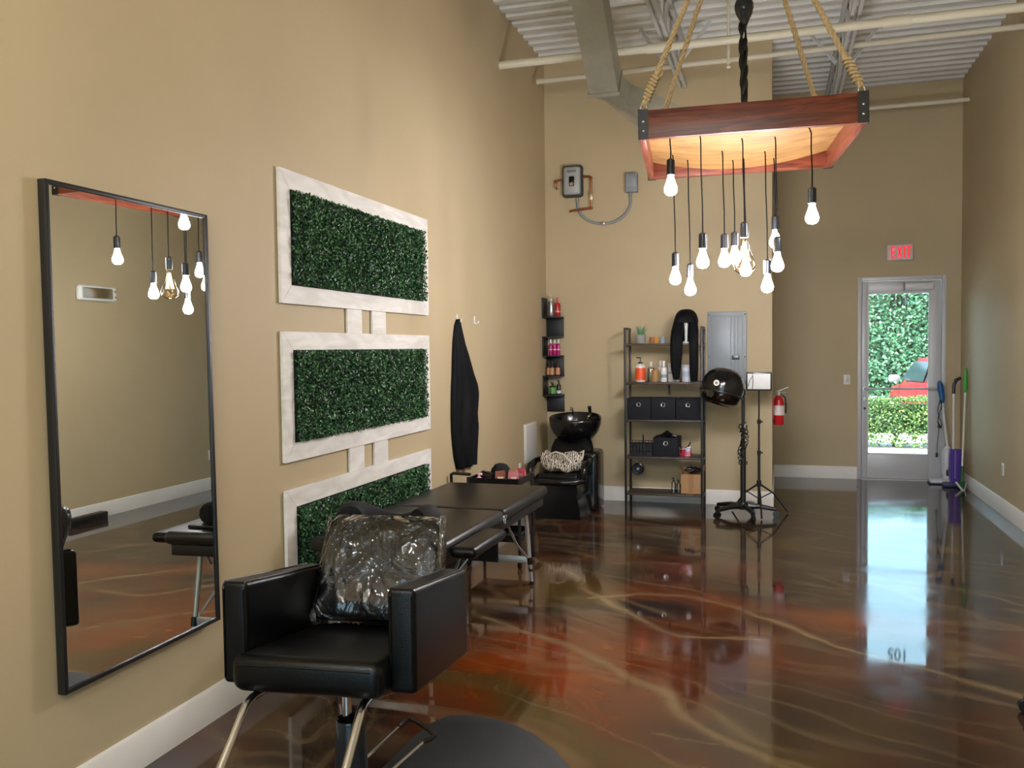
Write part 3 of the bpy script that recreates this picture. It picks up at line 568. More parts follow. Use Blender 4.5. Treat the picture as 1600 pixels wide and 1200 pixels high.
# ------------------------------------------------------------------ trolley cart behind table
CX0, CX1, CY0, CY1, CZ = .17, .57, 6.16, 6.52, .62
tc = thing('salon_trolley', 'black rolling salon trolley behind the massage table', 'trolley', (0, 0, 0))
for z in (.2, .4, CZ): obj('tray', B().box(CX0, CX1, CY0, CY1, z-.01, z, .004).box(CX0, CX0+.012, CY0, CY1, z, z+.045).box(CX1-.012, CX1, CY0, CY1, z, z+.045).box(CX0, CX1, CY0, CY0+.012, z, z+.045).box(CX0, CX1, CY1-.012, CY1, z, z+.045), BLACKP, tc)
for x in (CX0, CX1):
    for y in (CY0, CY1): pp = obj('post', B().cyl((x, y, .05), (x, y, CZ+.05), .012, n=10), BLACKM, tc); obj('caster', B().cyl((x-.012, y, .028), (x+.012, y, .028), .027), BLACKP, pp)
obj('handle', B().tube([(CX0+.02, CY0, CZ+.07), (.05, CY0, CZ+.075), (.033, CY0, CZ+.065), (.03, CY0+.01, CZ+.03), (.03, CY0+.03, CZ-.1), (.05, CY0+.03, CZ-.14), (CX0, CY0+.03, CZ-.15)], .012, 8), BLACKM, tc)
hd = thing('hair_dryer', 'black hair dryer lying on the trolley tray', 'hair dryer', (.282, 6.268, CZ+.006), R(60))
obj('barrel', B().lathe([(0, -.07), (.025, -.07), (.034, -.05), (.036, .02), (.026, .05), (.028, .08), (0, .08)], 18, Matrix.Translation((0, .0, .04)) @ Matrix.Rotation(R(90), 4, 'X')), BLACKP, hd); obj('handle', B().cyl((0, .02, .04), (.06, .035, .032), .016, .013), BLACKP, hd)
tag(obj('towel_heap', B().lathe([(.066, 0), (.074, .03), (.068, .08), (.044, .115), (.02, .125), (0, .12)], 22, Matrix.Translation((.35, 6.41, CZ+.002)), 1.1, 1), mat('black_towel', '08080b', .9, bump=.9, bscale=30), sharp=80), 'heap of black salon towels on the trolley', 'towel')
t = thing('spray_bottle', 'pink spray bottle at the front of the trolley', 'bottle', (.245, 6.195, CZ+.002)); obj('body', B().lathe([(.02, 0), (.022, .01), (.02, .04), (.01, .05), (.01, .06), (0, .06)], 14), mat('pink_plastic', 'e79ab4', .35), t); obj('nozzle', B().box(-.01, .025, -.007, .007, .06, .078, .004), mat('pale_pink', 'f0cbd8', .4), t)
for lab, x, y, c, a in (('red hair clip packet standing at the right end of the trolley', .502, 6.25, 'a31c28', 15), ('peach foil packet in the middle of the trolley', .475, 6.325, 'c98c64', -12), ('brown foil packet beside the black towels', .4, 6.235, '7a3d28', 25), ('pink comb packet leaning at the trolley right end', .51, 6.42, 'c9586e', -20)):
    t = thing('product_packet', lab, 'packet', (x, y, CZ+.001), R(a)); obj('pouch', B().loft([[(-.04, -.016, 0), (.04, -.016, 0), (.04, .016, 0), (-.04, .016, 0)], [(-.04, -.01, .05), (.04, -.01, .05), (.04, .01, .05), (-.04, .01, .05)], [(-.036, -.002, .09), (.036, -.002, .095), (.036, .002, .095), (-.036, .002, .09)]]), mat('packet_'+c, c, .25), t); obj('label_patch', B().box(-.022, .022, -.016, -.014, .03, .05), mat('packet_label', 'd9c4a8', .4), t)

# ------------------------------------------------------------------ shampoo unit
SU = thing('shampoo_chair', 'black backwash shampoo chair with basin in the left corner', 'shampoo chair', (.39, 8.35, 0))
SHB = mat('black_gloss_plastic', '0b0c0e', .18)
obj('pedestal', B().loft([[(-.22*k+o_, -.31*1, z), (.22*k+o_, -.31, z), (.25*k+o_, .0, z), (.24*k+o_, .42, z), (-.24*k+o_, .42, z), (-.25*k+o_, .0, z)] for k, z, o_ in ((1.0, 0, 0), (.99, .06, 0), (.93, .15, 0), (.89, .2, 0), (.86, .205, 0), (.86, .24, 0), (.89, .245, 0), (.86, .36, 0))]), SHB, SU)
obj('rear_cover', B().box(.13, .3, .12, .5, 0, .6, .04, 3), SHB, SU)
cushion('seat', -.22, .2, -.3, .2, .34, .43, .03, BLACKL, SU)
for s in (-1, 1): obj('armrest', B().tube([(s*.25-.01, -.26, .36), (s*.265-.01, -.3, .44), (s*.265-.01, -.28, .5), (s*.26-.01, -.1, .53), (s*.25-.01, .2, .53)], [.03, .033, .033, .03, .026], 10), SHB, SU, sharp=70)
obj('seat_rim', B().tube([(-.25, -.27, .37), (-.2, -.33, .36), (0, -.345, .355), (.18, -.33, .36), (.24, -.27, .37)], .032, 10), SHB, SU)
obj('backrest', B().loft([[(w*c+.01, y0+t_*s_, z) for c, s_ in [(math.copysign(abs(math.cos(a))**.4, math.cos(a)), math.sin(a)) for a in np.linspace(0, 2*PI, 25)[:-1]]] for w, y0, t_, z in ((.2, .2, .05, .4), (.225, .24, .05, .52), (.22, .3, .05, .62), (.19, .34, .045, .7), (.12, .36, .03, .73))]), BLACKL, SU, sharp=70)
Mbs = Matrix.Translation((.02, .42, .665)) @ Matrix.Rotation(R(7), 4, 'X')
bs = obj('basin', B().lathe([(.0, .0), (.1, .0), (.18, .04), (.235, .11), (.262, .18), (.27, .24), (.268, .262), (.258, .27), (.247, .26), (.235, .18), (.19, .09), (.1, .035), (0, .028)], 36, Mbs, 1, .92), SHB, SU, sharp=60)
obj('basin_cover', B().lathe([(.0, -.14), (.1, -.14), (.13, -.05), (.12, .02), (0, .02)], 20, Mbs), SHB, bs)
obj('faucet', B().tube([Mbs @ Vector((-.07, .21, .25)), Mbs @ Vector((-.07, .2, .32)), Mbs @ Vector((-.07, .15, .335)), Mbs @ Vector((-.07, .12, .31))], .009, 8), CHROME, bs)
obj('sprayer', B().cyl(Mbs @ Vector((.12, .19, .25)), Mbs @ Vector((.12, .16, .34)), .014, .02), BLACKP, bs); obj('mixer_lever', B().cyl(Mbs @ Vector((.12, .05, .23)), Mbs @ Vector((.14, .1, .27)), .008).sphere(Mbs @ Vector((.13, .07, .25)), .018, 10), CHROME, bs)
# zebra bag on the seat
def zebra():
    m = bpy.data.materials.new('zebra_print'); m.use_nodes = True; N = m.node_tree.nodes; L = m.node_tree.links; b = N['Principled BSDF']
    tc_ = N.new('ShaderNodeTexCoord'); w = N.new('ShaderNodeTexWave'); w.inputs['Scale'].default_value = 15; w.inputs['Distortion'].default_value = 9; w.inputs['Detail'].default_value = 2; w.inputs['Detail Scale'].default_value = 2.2
    L.new(tc_.outputs['Object'], w.inputs['Vector']); r = N.new('ShaderNodeValToRGB'); r.color_ramp.interpolation = 'CONSTANT'; r.color_ramp.elements[0].color = lin('1a1715'); r.color_ramp.elements[1].position = .38; r.color_ramp.elements[1].color = lin('cfc5b4')
    L.new(w.outputs[0], r.inputs[0]); L.new(r.outputs[0], b.inputs['Base Color']); b.inputs['Roughness'].default_value = .7; return m
zb = thing('tote_bag', 'slumped black and white patterned tote bag on the shampoo chair seat', 'bag', (.38, 8.25, .447))
ZM = zebra(); rings = []
for k, (sx_, sy_, z) in enumerate(((.18, .12, .0), (.2, .14, .03), (.205, .13, .08), (.185, .1, .125), (.13, .06, .15))):
    rings.append([(sx_*math.cos(a)*(1+.08*math.sin(5*a+k)), sy_*math.sin(a)*(1+.1*math.sin(4*a+k*2)), z+(.035*math.cos(2*a) if k > 1 else 0)+.012*math.sin(7*a+k)) for a in np.linspace(0, 2*PI, 41)[:-1]])
obj('bag_body', B().loft(rings), ZM, zb, sharp=80)
obj('strap', B().tube([(-.09, -.1, .1), (-.07, -.13, .17), (-.02, -.14, .19), (.05, -.13, .17), (.11, -.11, .1)], .008, 8), mat('cream_strap', 'c9bfae', .6), zb); obj('strap', B().tube([(.14, .0, .1), (.19, .0, .17), (.225, -.01, .19), (.22, -.03, .13), (.19, -.04, .09)], .01, 8), mat('cream_strap', 'c9bfae', .6), zb)

# ------------------------------------------------------------------ corner zigzag shelf and bottles
CS = thing('corner_shelf', 'black zigzag corner shelf above the shampoo chair', 'shelf', (0, YS, 0)); q = .195; t_ = .014
SHM = mat('black_laminate', '15161a', .45)
for z in (1.963, 1.752, 1.55, 1.333, 1.13): obj('shelf_board', B().box(.001, q, -q, -.001, z-t_/2, z+t_/2, .001), SHM, CS)
for z0, z1 in ((1.963, 2.17), (1.55, 1.752), (1.13, 1.333)): obj('wall_plate', B().box(.001, t_, -q, -.001, z0+.008, z1-.008 if z1 < 2 else z1, .001), SHM, CS)
for z0, z1 in ((1.752, 1.963), (1.333, 1.55), (.945, 1.13)): obj('wall_plate', B().box(.001, q, -t_, -.001, z0+.008 if z0 > 1 else z0, z1-.008, .001), SHM, CS)
def bottle(label, loc, h, r, body, cap, capcol='e8e8e8', lab=None, style='flat', group=None, rough=.25, m=None):
    t = thing('bottle', label, 'bottle', loc, 0, group); bh = h*(.72 if style != 'jar' else .86)
    prof = [(0, 0), (r*.94, 0), (r, .004), (r, bh*.88), (r*.86, bh*.96), (r*.35, bh), (r*.35, bh+.006), (0, bh+.006)] if style != 'jar' else [(0, 0), (r*.96, 0), (r, .005), (r, bh), (r*.9, bh+.003), (0, bh+.003)]
    obj('body', B().lathe(prof, 20), m or mat('bottle_'+body, body, rough), t)
    if style == 'jar': obj('lid', B().lathe([(0, bh+.003), (r*1.03, bh+.003), (r*1.03, h-.003), (r*.98, h), (0, h)], 20), mat('cap_'+capcol, capcol, .4), t)
    elif style == 'pump': obj('pump', B().lathe([(0, bh+.005), (r*.42, bh+.005), (r*.42, bh+.02), (.005, bh+.022), (.005, h-.012), (0, h-.012)], 12).box(-r*.75, .008, -.007, .007, h-.013, h, .003), mat('cap_'+capcol, capcol, .35), t)
    else: obj('cap', B().lathe([(0, bh+.005), (r*.42, bh+.005), (r*.4, h), (0, h)], 14), mat('cap_'+capcol, capcol, .35), t)
    if lab: obj('label_band', B().lathe([(r+.0012, bh*lab[1]), (r+.0012, bh*lab[2])], 20), mat('lbl_'+lab[0], lab[0], .4), t)
    return t
bottle('tall silver pump bottle on top of the corner shelf', (.075, YS-.085, 1.971), .235, .03, 'a9abad', 1, 'c9c2b4', None, 'pump', m=mat('silver_bottle', 'b8b8ba', .25, .8))
bottle('tall red bottle on top of the corner shelf', (.15, YS-.1, 1.971), .2, .031, 'a3141b', 1, 'c23a3a', ('d0706a', .3, .42))
for i, (x, lab) in enumerate(((.07, 'left magenta bottle with white stripe on corner shelf'), (.115, 'middle magenta bottle with white stripe on corner shelf'), (.155, 'right magenta bottle with white stripe on corner shelf'))): bottle(lab, (x, YS-.1, 1.558), .17, .02, 'b01c6c', 1, 'efeaee', ('e9c8da', .45, .52), group='magenta bottles on the corner shelf')
for i, (x, lab) in enumerate(((.05, 'left amber pump bottle on the corner shelf'), (.09, 'middle amber pump bottle on the corner shelf'), (.145, 'right amber pump bottle on the corner shelf'))): bottle(lab, (x, YS-.1-.03*(i % 2), 1.341), .15, .025, '3a1c0e', 1, '15110f', ('c08a62', .08, .75), 'pump', 'amber bottles on the corner shelf')
bottle('green label jar bottle on the lowest corner shelf', (.09, YS-.11, 1.138), .13, .035, '12321c', 1, '11140f', ('5f9a4c', .08, .8), 'pump')
bottle('small black bottle with white mark on the lowest corner shelf', (.155, YS-.1, 1.138), .15, .024, '101114', 1, '0c0c0c', ('c9cdd2', .1, .4), 'pump')

# ------------------------------------------------------------------ metal shelf unit
SX0, SX1, SY0, SY1 = .925, 1.70, 8.7, 9.03; SZ = (1.668, 1.282, .907, .537, .168)
MS = thing('storage_rack', 'five tier dark wood and black metal rack against the back wall', 'rack', (0, 0, 0)); pt = .022
DW = wood_mat('dark_walnut_board', '2f2622', '4a3d36', .45, 3, (1, 10, 10))
for x in (SX0, SX1-pt):
    for y in (SY0, SY1-pt): obj('post', B().box(x, x+pt, y, y+pt, 0, 1.83, .002), BLACKM, MS)
    obj('top_rail', B().box(x, x+pt, SY0+pt, SY1-pt, 1.808, 1.83, .002), BLACKM, MS)
    for z in SZ: obj('side_rail', B().box(x+.002, x+pt-.002, SY0+pt, SY1-pt, z-.03, z-.012), BLACKM, MS)
for z in SZ: obj('shelf_board', B().box(SX0+pt, SX1-pt, SY0+.004, SY1-.004, z-.022, z, .002), DW, MS)
obj('brace_plate', B().box(1.325, 1.345, SY1-.012, SY1-.004, SZ[1]-.14, SZ[1]-.022), BLACKM, MS)
t = thing('potted_plant', 'small spiky green plant in grey pot on the top rack shelf', 'plant', (1.075, 8.83, SZ[0])); obj('pot', B().lathe([(0, 0), (.048, 0), (.053, .09), (.046, .09), (.042, .075), (0, .075)], 20), mat('concrete_pot', '8b8a86', .8, var=.1, vscale=30), t)
for i in range(16):
    a = i*2.4; r_ = .012+.018*(i % 3)/2; l = .09+.04*random.random(); obj('leaf', B().tube([(r_*math.cos(a), r_*math.sin(a), .07), (r_*1.6*math.cos(a), r_*1.6*math.sin(a), .07+l*.6), (r_*2.6*math.cos(a), r_*2.6*math.sin(a), .07+l)], [.006, .005, .001], 6), mat('succulent_green', '5d8a63', .5), t)
for lab, x, c in (('brown candle jar on the top rack shelf', 1.19, '9a6b44'), ('amber candle jar on the top rack shelf', 1.235, 'c08a4c'), ('pale blue grey candle jar on the top rack shelf', 1.295, '8f9a9c')):
    t = thing('candle_jar', lab, 'jar', (x, 8.83, SZ[0])); obj('jar_body', B().lathe([(0, 0), (.025, 0), (.027, .004), (.027, .065), (.024, .065), (.024, .012), (0, .012)], 18), mat('jar_'+c, c, .2), t); obj('wax', B().lathe([(0, .008), (.0235, .008), (.0235, .052), (0, .05)], 18), mat('wax_'+c, c, .5), t)
# wig on stand
wg = thing('wig', 'long straight black wig on a white stand on the top rack shelf', 'wig', (1.535, 8.76, SZ[0])); HAIR = mat('black_hair', '03050a', .5, spec=.15, bump=.6, bscale=30, stretch=(9, 9, .3))
obj('stand', B().lathe([(0, 0), (.04, 0), (.04, .008), (.014, .02), (.016, .14), (.022, .2), (.018, .25), (0, .262)], 16), mat('white_foam', 'd9d8d0', .6), wg)
def hair(pts): 
    rings = []
    for z, x0, x1, y, tk in pts:
        rings.append([((x0+x1)/2+(x1-x0)/2*math.copysign(abs(math.cos(a))**.7, math.cos(a)), y+tk*math.sin(a)*(1+.1*math.sin(9*a)), z) for a in np.linspace(0, 2*PI, 21)[:-1]])
    return B().loft(rings)
obj('hair_lock', hair([(.235, -.112, -.03, -.01, .05), (.12, -.14, -.022, -.045, .05), (.03, -.143, -.023, -.1, .032), (-.1, -.145, -.025, -.1, .034), (-.25, -.14, -.04, -.095, .03), (-.36, -.115, -.055, -.1, .015)]), HAIR, wg, sharp=70)
obj('hair_lock', hair([(.235, .03, .112, -.01, .05), (.12, .035, .125, -.045, .05), (.03, .037, .127, -.1, .032), (-.1, .04, .128, -.1, .034), (-.25, .042, .128, -.095, .035), (-.375, .05, .12, -.1, .02)]), HAIR, wg, sharp=70)
rings = []
for k in range(9):
    f = k/8; a_ = f*PI/2; z = .2+.135*math.sin(a_); r_ = .117*math.cos(a_)**.75+.002; rings.append([(r_*math.cos(b_), .02+r_*.9*math.sin(b_), z) for b_ in np.linspace(0, 2*PI, 29)[:-1]])
obj('hair_cap', B().loft(rings), HAIR, wg, sharp=80); obj('hair_back', hair([(.22, -.11, .11, .06, .05), (.05, -.11, .11, .08, .04), (.012, -.1, .1, .09, .03)]), HAIR, wg, sharp=70)
# second shelf products
z = SZ[1]
bottle('bottle with orange label and black pump on the second rack shelf', (1.075, 8.8, z), .25, .052, 'd7cfc4', 1, '121212', ('e8552a', .1, .78), 'pump')
bottle('clear spray bottle behind the amber cup on the second rack shelf', (1.165, 8.92, z), .2, .035, 'b9b6ae', 1, 'd9d6cc', None, 'flat', m=glass_mat('clear_bottle', (.88, .88, .86), .12, .05))
t = thing('amber_cup', 'amber plastic cup on the second rack shelf', 'cup', (1.225, 8.78, z)); obj('cup_body', B().lathe([(0, 0), (.03, 0), (.034, .01), (.04, .12), (.036, .12), (.031, .012), (0, .012)], 20), mat('amber_plastic', 'a8834f', .3), t); obj('rim', B().tube([(.039*math.cos(a), .039*math.sin(a), .12) for a in np.linspace(0, 2*PI, 21)[:-1]], .003, 6, closed=True), mat('amber_rim', 'c39a62', .3), t)
bottle('white bottle behind the amber cup on the second rack shelf', (1.265, 8.9, z), .21, .03, 'd2cbc6', 1, 'e0d6d2', ('b59a94', .5, .58))
bottle('white bottle with dark print beside the amber cup', (1.31, 8.8, z), .21, .033, 'd8d8d4', 1, 'e2e2de', ('8d948c', .28, .5))
bottle('wide white tub with grey label left of the wig hair', (1.405, 8.82, z), .185, .058, 'd6d0d0', 1, 'cfcaca', ('8f97a4', .5, .66), 'jar')
bottle('wide white tub with blue label right of the wig hair', (1.54, 8.82, z), .17, .055, 'd9d8da', 1, 'cbcdd2', ('a9b8cf', .35, .72), 'jar')
# fabric bins
BIN = mat('black_fabric', '0b0d16', .85, bump=.25, bscale=240)
def bin_(label, loc, w, dp, h, group=None):
    t = thing('fabric_bin', label, 'bin', loc, 0, group); k = .008
    obj('bin_body', B().box(-w/2, w/2, 0, k, 0, h, .003).box(-w/2, w/2, dp-k, dp, 0, h, .003).box(-w/2, -w/2+k, k, dp-k, 0, h, .003).box(w/2-k, w/2, k, dp-k, 0, h, .003).box(-w/2+k, w/2-k, k, dp-k, 0, k), BIN, t)
    obj('rim_band', B().box(-w/2-.002, w/2+.002, -.003, .0, h-.012, h+.001), BIN, t)
    g = obj('grommet', B().tube([(.019*math.cos(a), -.004, h*.7+.019*math.sin(a)) for a in np.linspace(0, 2*PI, 17)[:-1]], .0065, 8, closed=True), CHROME, t); g['label'] = 'chrome ring grommet'
    return t
for x, lab in ((1.069, 'left of the three black fabric bins on the rack'), (1.3125, 'middle of the three black fabric bins on the rack'), (1.556, 'right of the three black fabric bins on the rack')): bin_(lab, (x, SY0+.02, SZ[2]), .236, .29, .212, 'three fabric bins in a row')
bin_('black fabric bin with items piled on top on the fourth shelf', (1.335, SY0+.02, SZ[3]), .25, .28, .19)
t = thing('styling_tool_bundle', 'tangle of black styling tools piled in the fourth shelf bin', 'hair tools', (1.335, SY0+.15, SZ[3]+.1))
for i in range(6): a = i*1.05; obj('tool', B().tube([(-.09*math.cos(a), -.07*math.sin(a), .07+.008*i), (.0, .0, .1+.008*i), (.09*math.cos(a), .07*math.sin(a), .095+.012*(i % 3))], [.012, .015, .011], 8), BLACKP, t)
t = thing('brush_caddy', 'black open wire caddy on the left of the fourth shelf', 'caddy', (1.085, SY0+.15, SZ[3])); b = B().box(-.115, .115, -.09, .09, 0, .006)
for z_ in (.05, .1, .135): b.tube([(-.115, -.09, z_), (.115, -.09, z_), (.115, .09, z_), (-.115, .09, z_)], .004, 6, closed=True)
for i in range(8): x = -.115+.23*i/7; b.cyl((x, -.09, 0), (x, -.09, .135), .0035, n=6).cyl((x, .09, 0), (x, .09, .135), .0035, n=6)
obj('wire_basket', b, BLACKM, t); obj('inner_liner', B().box(-.108, .108, -.08, .08, .006, .12), mat('dark_liner', '191b22', .7), t)
t = thing('hair_brush', 'black hair brush standing in the wire caddy', 'brush', (1.1, SY0+.1, SZ[3]+.122)); obj('handle', B().cyl((0, 0, 0), (0, 0, .09), .011, .006), BLACKP, t); obj('collar', B().cyl((0, 0, 0), (0, 0, .015), .015), BLACKM, t)
t = thing('clip_box', 'clear pink box of hair clips on the fourth shelf', 'box', (1.525, SY0+.08, SZ[3])); obj('box_wall', B().box(-.06, .06, -.04, .04, 0, .1, .003), glass_mat('clear_pink', (.95, .6, .72), .1, .05), t); obj('clips', B().box(-.054, .054, -.034, .034, .004, .04, .008).sphere((-.02, 0, .05), .025, 10).sphere((.02, 0, .045), .022, 10), mat('hot_pink', 'd0245a', .35), t); obj('brush_handle', B().cyl((.0, 0, .05), (.05, .0, .15), .008, .006), BLACKP, t)
t = thing('cable_reel', 'round black reel hanging from the rack frame above the bottom shelf', 'reel', (1.045, SY0+.1, .4)); obj('reel_disc', B().tube([(.05*math.cos(a), 0, .05*math.sin(a)) for a in np.linspace(0, 2*PI, 25)[:-1]], .014, 8, closed=True).cyl((0, -.008, 0), (0, .008, 0), .042), BLACKP, t); obj('hub', B().cyl((0, -.012, 0), (0, .01, 0), .014), CHROME, t); obj('hanging_loop', B().tube([(0, 0, .06), (-.03, .0, .1), (-.045, .0, .105)], .004, 6), mat('white_cord', 'd5d2c8', .5), t)
for x, lab, h in ((1.40, 'small black capped clear bottle on the bottom shelf', .15), (1.45, 'small clear bottle next to the cardboard box', .13)): bottle(lab, (x, SY0+.12, SZ[4]), h, .022, '7d7a74', 1, '111111', None, 'pump', m=glass_mat('clear_bottle', (.88, .88, .86), .12, .05))
CB = mat('cardboard', 'a9835a', .8, var=.06, vscale=5); t = thing('cardboard_box', 'open brown cardboard box on the bottom shelf', 'box', (1.585, SY0+.03, SZ[4])); w, dp, h, k = .205, .24, .2, .006
obj('box_wall', B().box(-w/2, w/2, 0, k, 0, h).box(-w/2, w/2, dp-k, dp, 0, h).box(-w/2, -w/2+k, k, dp-k, 0, h).box(w/2-k, w/2, k, dp-k, 0, h).box(-w/2, w/2, 0, dp, 0, k), CB, t)
obj('packing_tape', B().box(-.03, .02, -.0015, 0, 0, h), mat('brown_tape', '9a7040', .25), t)
for p_ in (((-w/2, 0, h), (-w/2-.02, 0, h+.05)), ((w/2, 0, h), (w/2+.005, .0, h+.07))): obj('flap', B().quads([p_[0], (p_[0][0], dp, h), (p_[1][0], dp, p_[1][2]), p_[1], (p_[0][0]+.004, 0, h), (p_[0][0]+.004, dp, h), (p_[1][0]+.004, dp, p_[1][2]), (p_[1][0]+.004, 0, p_[1][2])], [(0, 1, 2, 3), (7, 6, 5, 4), (0, 3, 7, 4), (1, 5, 6, 2), (3, 2, 6, 7), (0, 4, 5, 1)]), CB, t)
t = thing('cable_tangle', 'tangle of black cables in the cardboard box', 'cables', (1.585, SY0+.15, SZ[4]+.19)); obj('coil', B().tube([(.08*math.cos(a)*math.cos(a*.31), .08*math.sin(a*1.13), .03+.03*math.sin(a*.7)) for a in np.linspace(0, 22, 90)], .007, 6), BLACKP, t); obj('plug', B().box(-.02, .02, -.02, .02, .06, .09, .005), BLACKP, t)

for o in bpy.data.objects:
    if o.parent is None and o.type == 'EMPTY' and SX0 < o.location.x < SX1 and SY0 < o.location.y < SY1 and any(abs(o.location.z-z_) < 1e-4 for z_ in SZ): o.location.z += .001

# ------------------------------------------------------------------ electrical panel, heater, conduit
EPM = mat('grey_panel_paint', '90969a', .45, .1)
ep = thing('breaker_panel', 'grey metal electrical breaker panel on the back wall', 'electrical panel', (1.905, YS, 1.615)); obj('trim_plate', B().box(-.195, .195, -.02, 0, -.37, .37, .006), EPM, ep)
dr = obj('panel_door', B().box(-.155, .155, -.028, -.018, -.33, .33, .005), EPM, ep); [obj('rib', B().box(x-.006, x+.006, -.034, -.027, -.31, .31, .003), EPM, dr) for x in (.04, .075, .11)]
obj('latch', B().box(.05, .125, -.04, -.028, -.12, -.075, .004), mat('dark_latch', '4c4f52', .3, .5), dr); [obj('screw', B().sphere((x, -.02, z), .008, 8), CHROME, ep) for x in (-.178, .178) for z in (-.09, .34, -.34)]
wh = thing('water_heater', 'grey tankless water heater high on the back wall', 'water heater', (.317, YS, 3.4)); HH = .17
obj('back_shell', B().box(-.112, .112, -.09, 0, -HH, HH, .035, 4), mat('dark_grey_shell', '3b3d3c', .4), wh, sharp=60); obj('front_cover', B().box(-.094, .094, -.104, -.06, -HH+.022, HH-.02, .03, 4), mat('silver_cover', 'a2a5a3', .4, .2), wh, sharp=60)
dp_ = obj('display', B().box(-.028, .028, -.109, -.1, -.06, .045, .008), mat('black_display', '070809', .15), wh); obj('knob', B().cyl((0, -.108, -.04), (0, -.122, -.04), .02), CHROME, dp_); obj('badge', B().box(-.05, .05, -.106, -.1, .085, .11, .005), mat('dark_badge', '6a6d6e', .3), wh)
COP = mat('copper_pipe', '9a5a3a', .35, .9); yp = YS-.05
t = thing('copper_pipe', 'copper water pipe looping right of the water heater', 'pipe'); obj('tube', B().tube([(.43, yp, 3.44), (.5, yp, 3.44), (.515, yp, 3.425), (.515, yp, 3.12), (.5, yp, 3.105), (.29, yp, 3.09), (.275, yp+.04, 3.09)], .011, 8), COP, t); obj('valve', B().box(.498, .532, yp-.018, yp+.018, 3.19, 3.27, .005), mat('brass_valve', 'cbb994', .3, .8), t); obj('elbow_fitting', B().sphere((.515, yp, 3.425), .017, 10).sphere((.515, yp, 3.11), .017, 10), COP, t)
t = thing('copper_pipe', 'short bent copper pipe left of the water heater', 'pipe'); obj('tube', B().tube([(.205, yp, 3.425), (.16, yp, 3.42), (.135, yp, 3.4), (.13, yp, 3.35), (.13, yp+.04, 3.34)], .011, 8), COP, t); obj('elbow_fitting', B().sphere((.135, yp, 3.41), .018, 10), COP, t)
ds = thing('disconnect_box', 'grey electrical disconnect box on the back wall', 'electrical box', (.945, YS, 3.345)); obj('housing', B().box(-.062, .062, -.08, 0, -.1, .1, .008), mat('box_grey', '7c8388', .45), ds); obj('cover', B().box(-.055, .055, -.088, -.08, -.05, .09, .006), mat('box_grey_light', '868d92', .45), ds); obj('cable_gland', B().cyl((-.02, -.02, -.1), (-.02, -.02, -.14), .018), mat('box_grey', '7c8388', .45), ds)
yc = YS-.02; cp = [(.36, yc, 3.227), (.365, yc, 3.17)]+[(.645+.285*math.cos(a), yc, 3.17+.23*math.sin(a)) for a in np.linspace(PI, 2*PI, 22)]+[(.926, yc, 3.18), (.925, yc, 3.2)]
t = thing('flexible_conduit', 'grey flexible conduit curving between heater and disconnect box', 'conduit'); obj('hose', B().tube(cp, .0145, 10), mat('conduit_grey', '8d9296', .4), t); obj('connector', B().cyl((.36, yc, 3.228), (.362, yc, 3.19), .0185), CHROME, t); obj('clip', B().box(.63, .66, yp-.02, yp+.05, 2.925, 2.955, .004), CHROME, t)

# ------------------------------------------------------------------ hooded dryer and light on tripod
hdx, hdy = 2.085, 8.6
hd = thing('hood_dryer', 'black hooded hair dryer on a rolling stand', 'hair dryer', (hdx, hdy, 0))
for i in range(5):
    a = R(218+72*i); ex, ey = .3*math.cos(a), .3*math.sin(a); lg = obj('leg', B().tube([(0, 0, .1), (ex*.5, ey*.5, .1), (ex, ey, .075)], [.028, .024, .018], 8), BLACKP, hd)
    obj('caster', B().cyl((ex-.014*math.sin(a), ey+.014*math.cos(a), .03), (ex+.014*math.sin(a), ey-.014*math.cos(a), .03), .03).cyl((ex, ey, .04), (ex, ey, .08), .01), BLACKP, lg)
obj('hub', B().lathe([(0, .07), (.05, .07), (.055, .1), (.04, .14), (0, .14)], 18), BLACKP, hd)
obj('pole', B().cyl((0, 0, .1), (0, 0, .66), .026).cyl((0, 0, .66), (0, 0, 1.19), .016), BLACKM, hd)
obj('coiled_cord', B().tube([((.032+.018*math.sin(k*.9))*math.cos(k), (.032+.018*math.sin(k*.9))*math.sin(k), .5+.0055*k+.02*math.sin(k*2.1)) for k in np.linspace(0, 70, 300)], .005, 5), BLACKP, hd)
HC = Vector((-.185, -.06, 1.24)); Mh = Matrix.Translation(HC) @ Matrix.Rotation(R(15), 4, 'Y') @ Matrix.Rotation(R(-8), 4, 'X')
ho = obj('hood', B().lathe([(.198, -.06), (.206, 0), (.197, .06), (.165, .12), (.11, .165), (.05, .182), (0, .185), ], 32, Mh), mat('hood_black', '0c0d10', .12), hd, sharp=70)
obj('hood_rim', B().tube([Mh @ Vector((.2*math.cos(a), .2*math.sin(a), -.06)) for a in np.linspace(0, 2*PI, 33)[:-1]], .01, 8, closed=True), BLACKP, ho)
obj('visor', B().lathe([(.19, -.06), (.175, -.13), (.13, -.17), (.12, -.165), (.165, -.125), (.18, -.06)], 32, Mh), glass_mat('smoked_visor', (.32, .28, .25), .1, .05), ho, sharp=70)
obj('badge', B().cyl(Mh @ Vector((-.055, -.196, .01)), Mh @ Vector((-.057, -.208, .01)), .028), mat('badge_white', 'd9d4c8', .3), ho); obj('badge_centre', B().cyl(Mh @ Vector((-.057, -.207, .01)), Mh @ Vector((-.057, -.211, .01)), .013), BLACKP, ho)
obj('hood_arm', B().tube([(0, 0, 1.17), (0, -.01, 1.2), (-.03, -.02, 1.215), (-.07, -.04, 1.225)], [.024, .03, .03, .026], 10), BLACKP, hd)
tr = thing('led_panel_light', 'white led light panel with black frame on a tripod stand', 'light', (2.228, 8.74, 0)); 
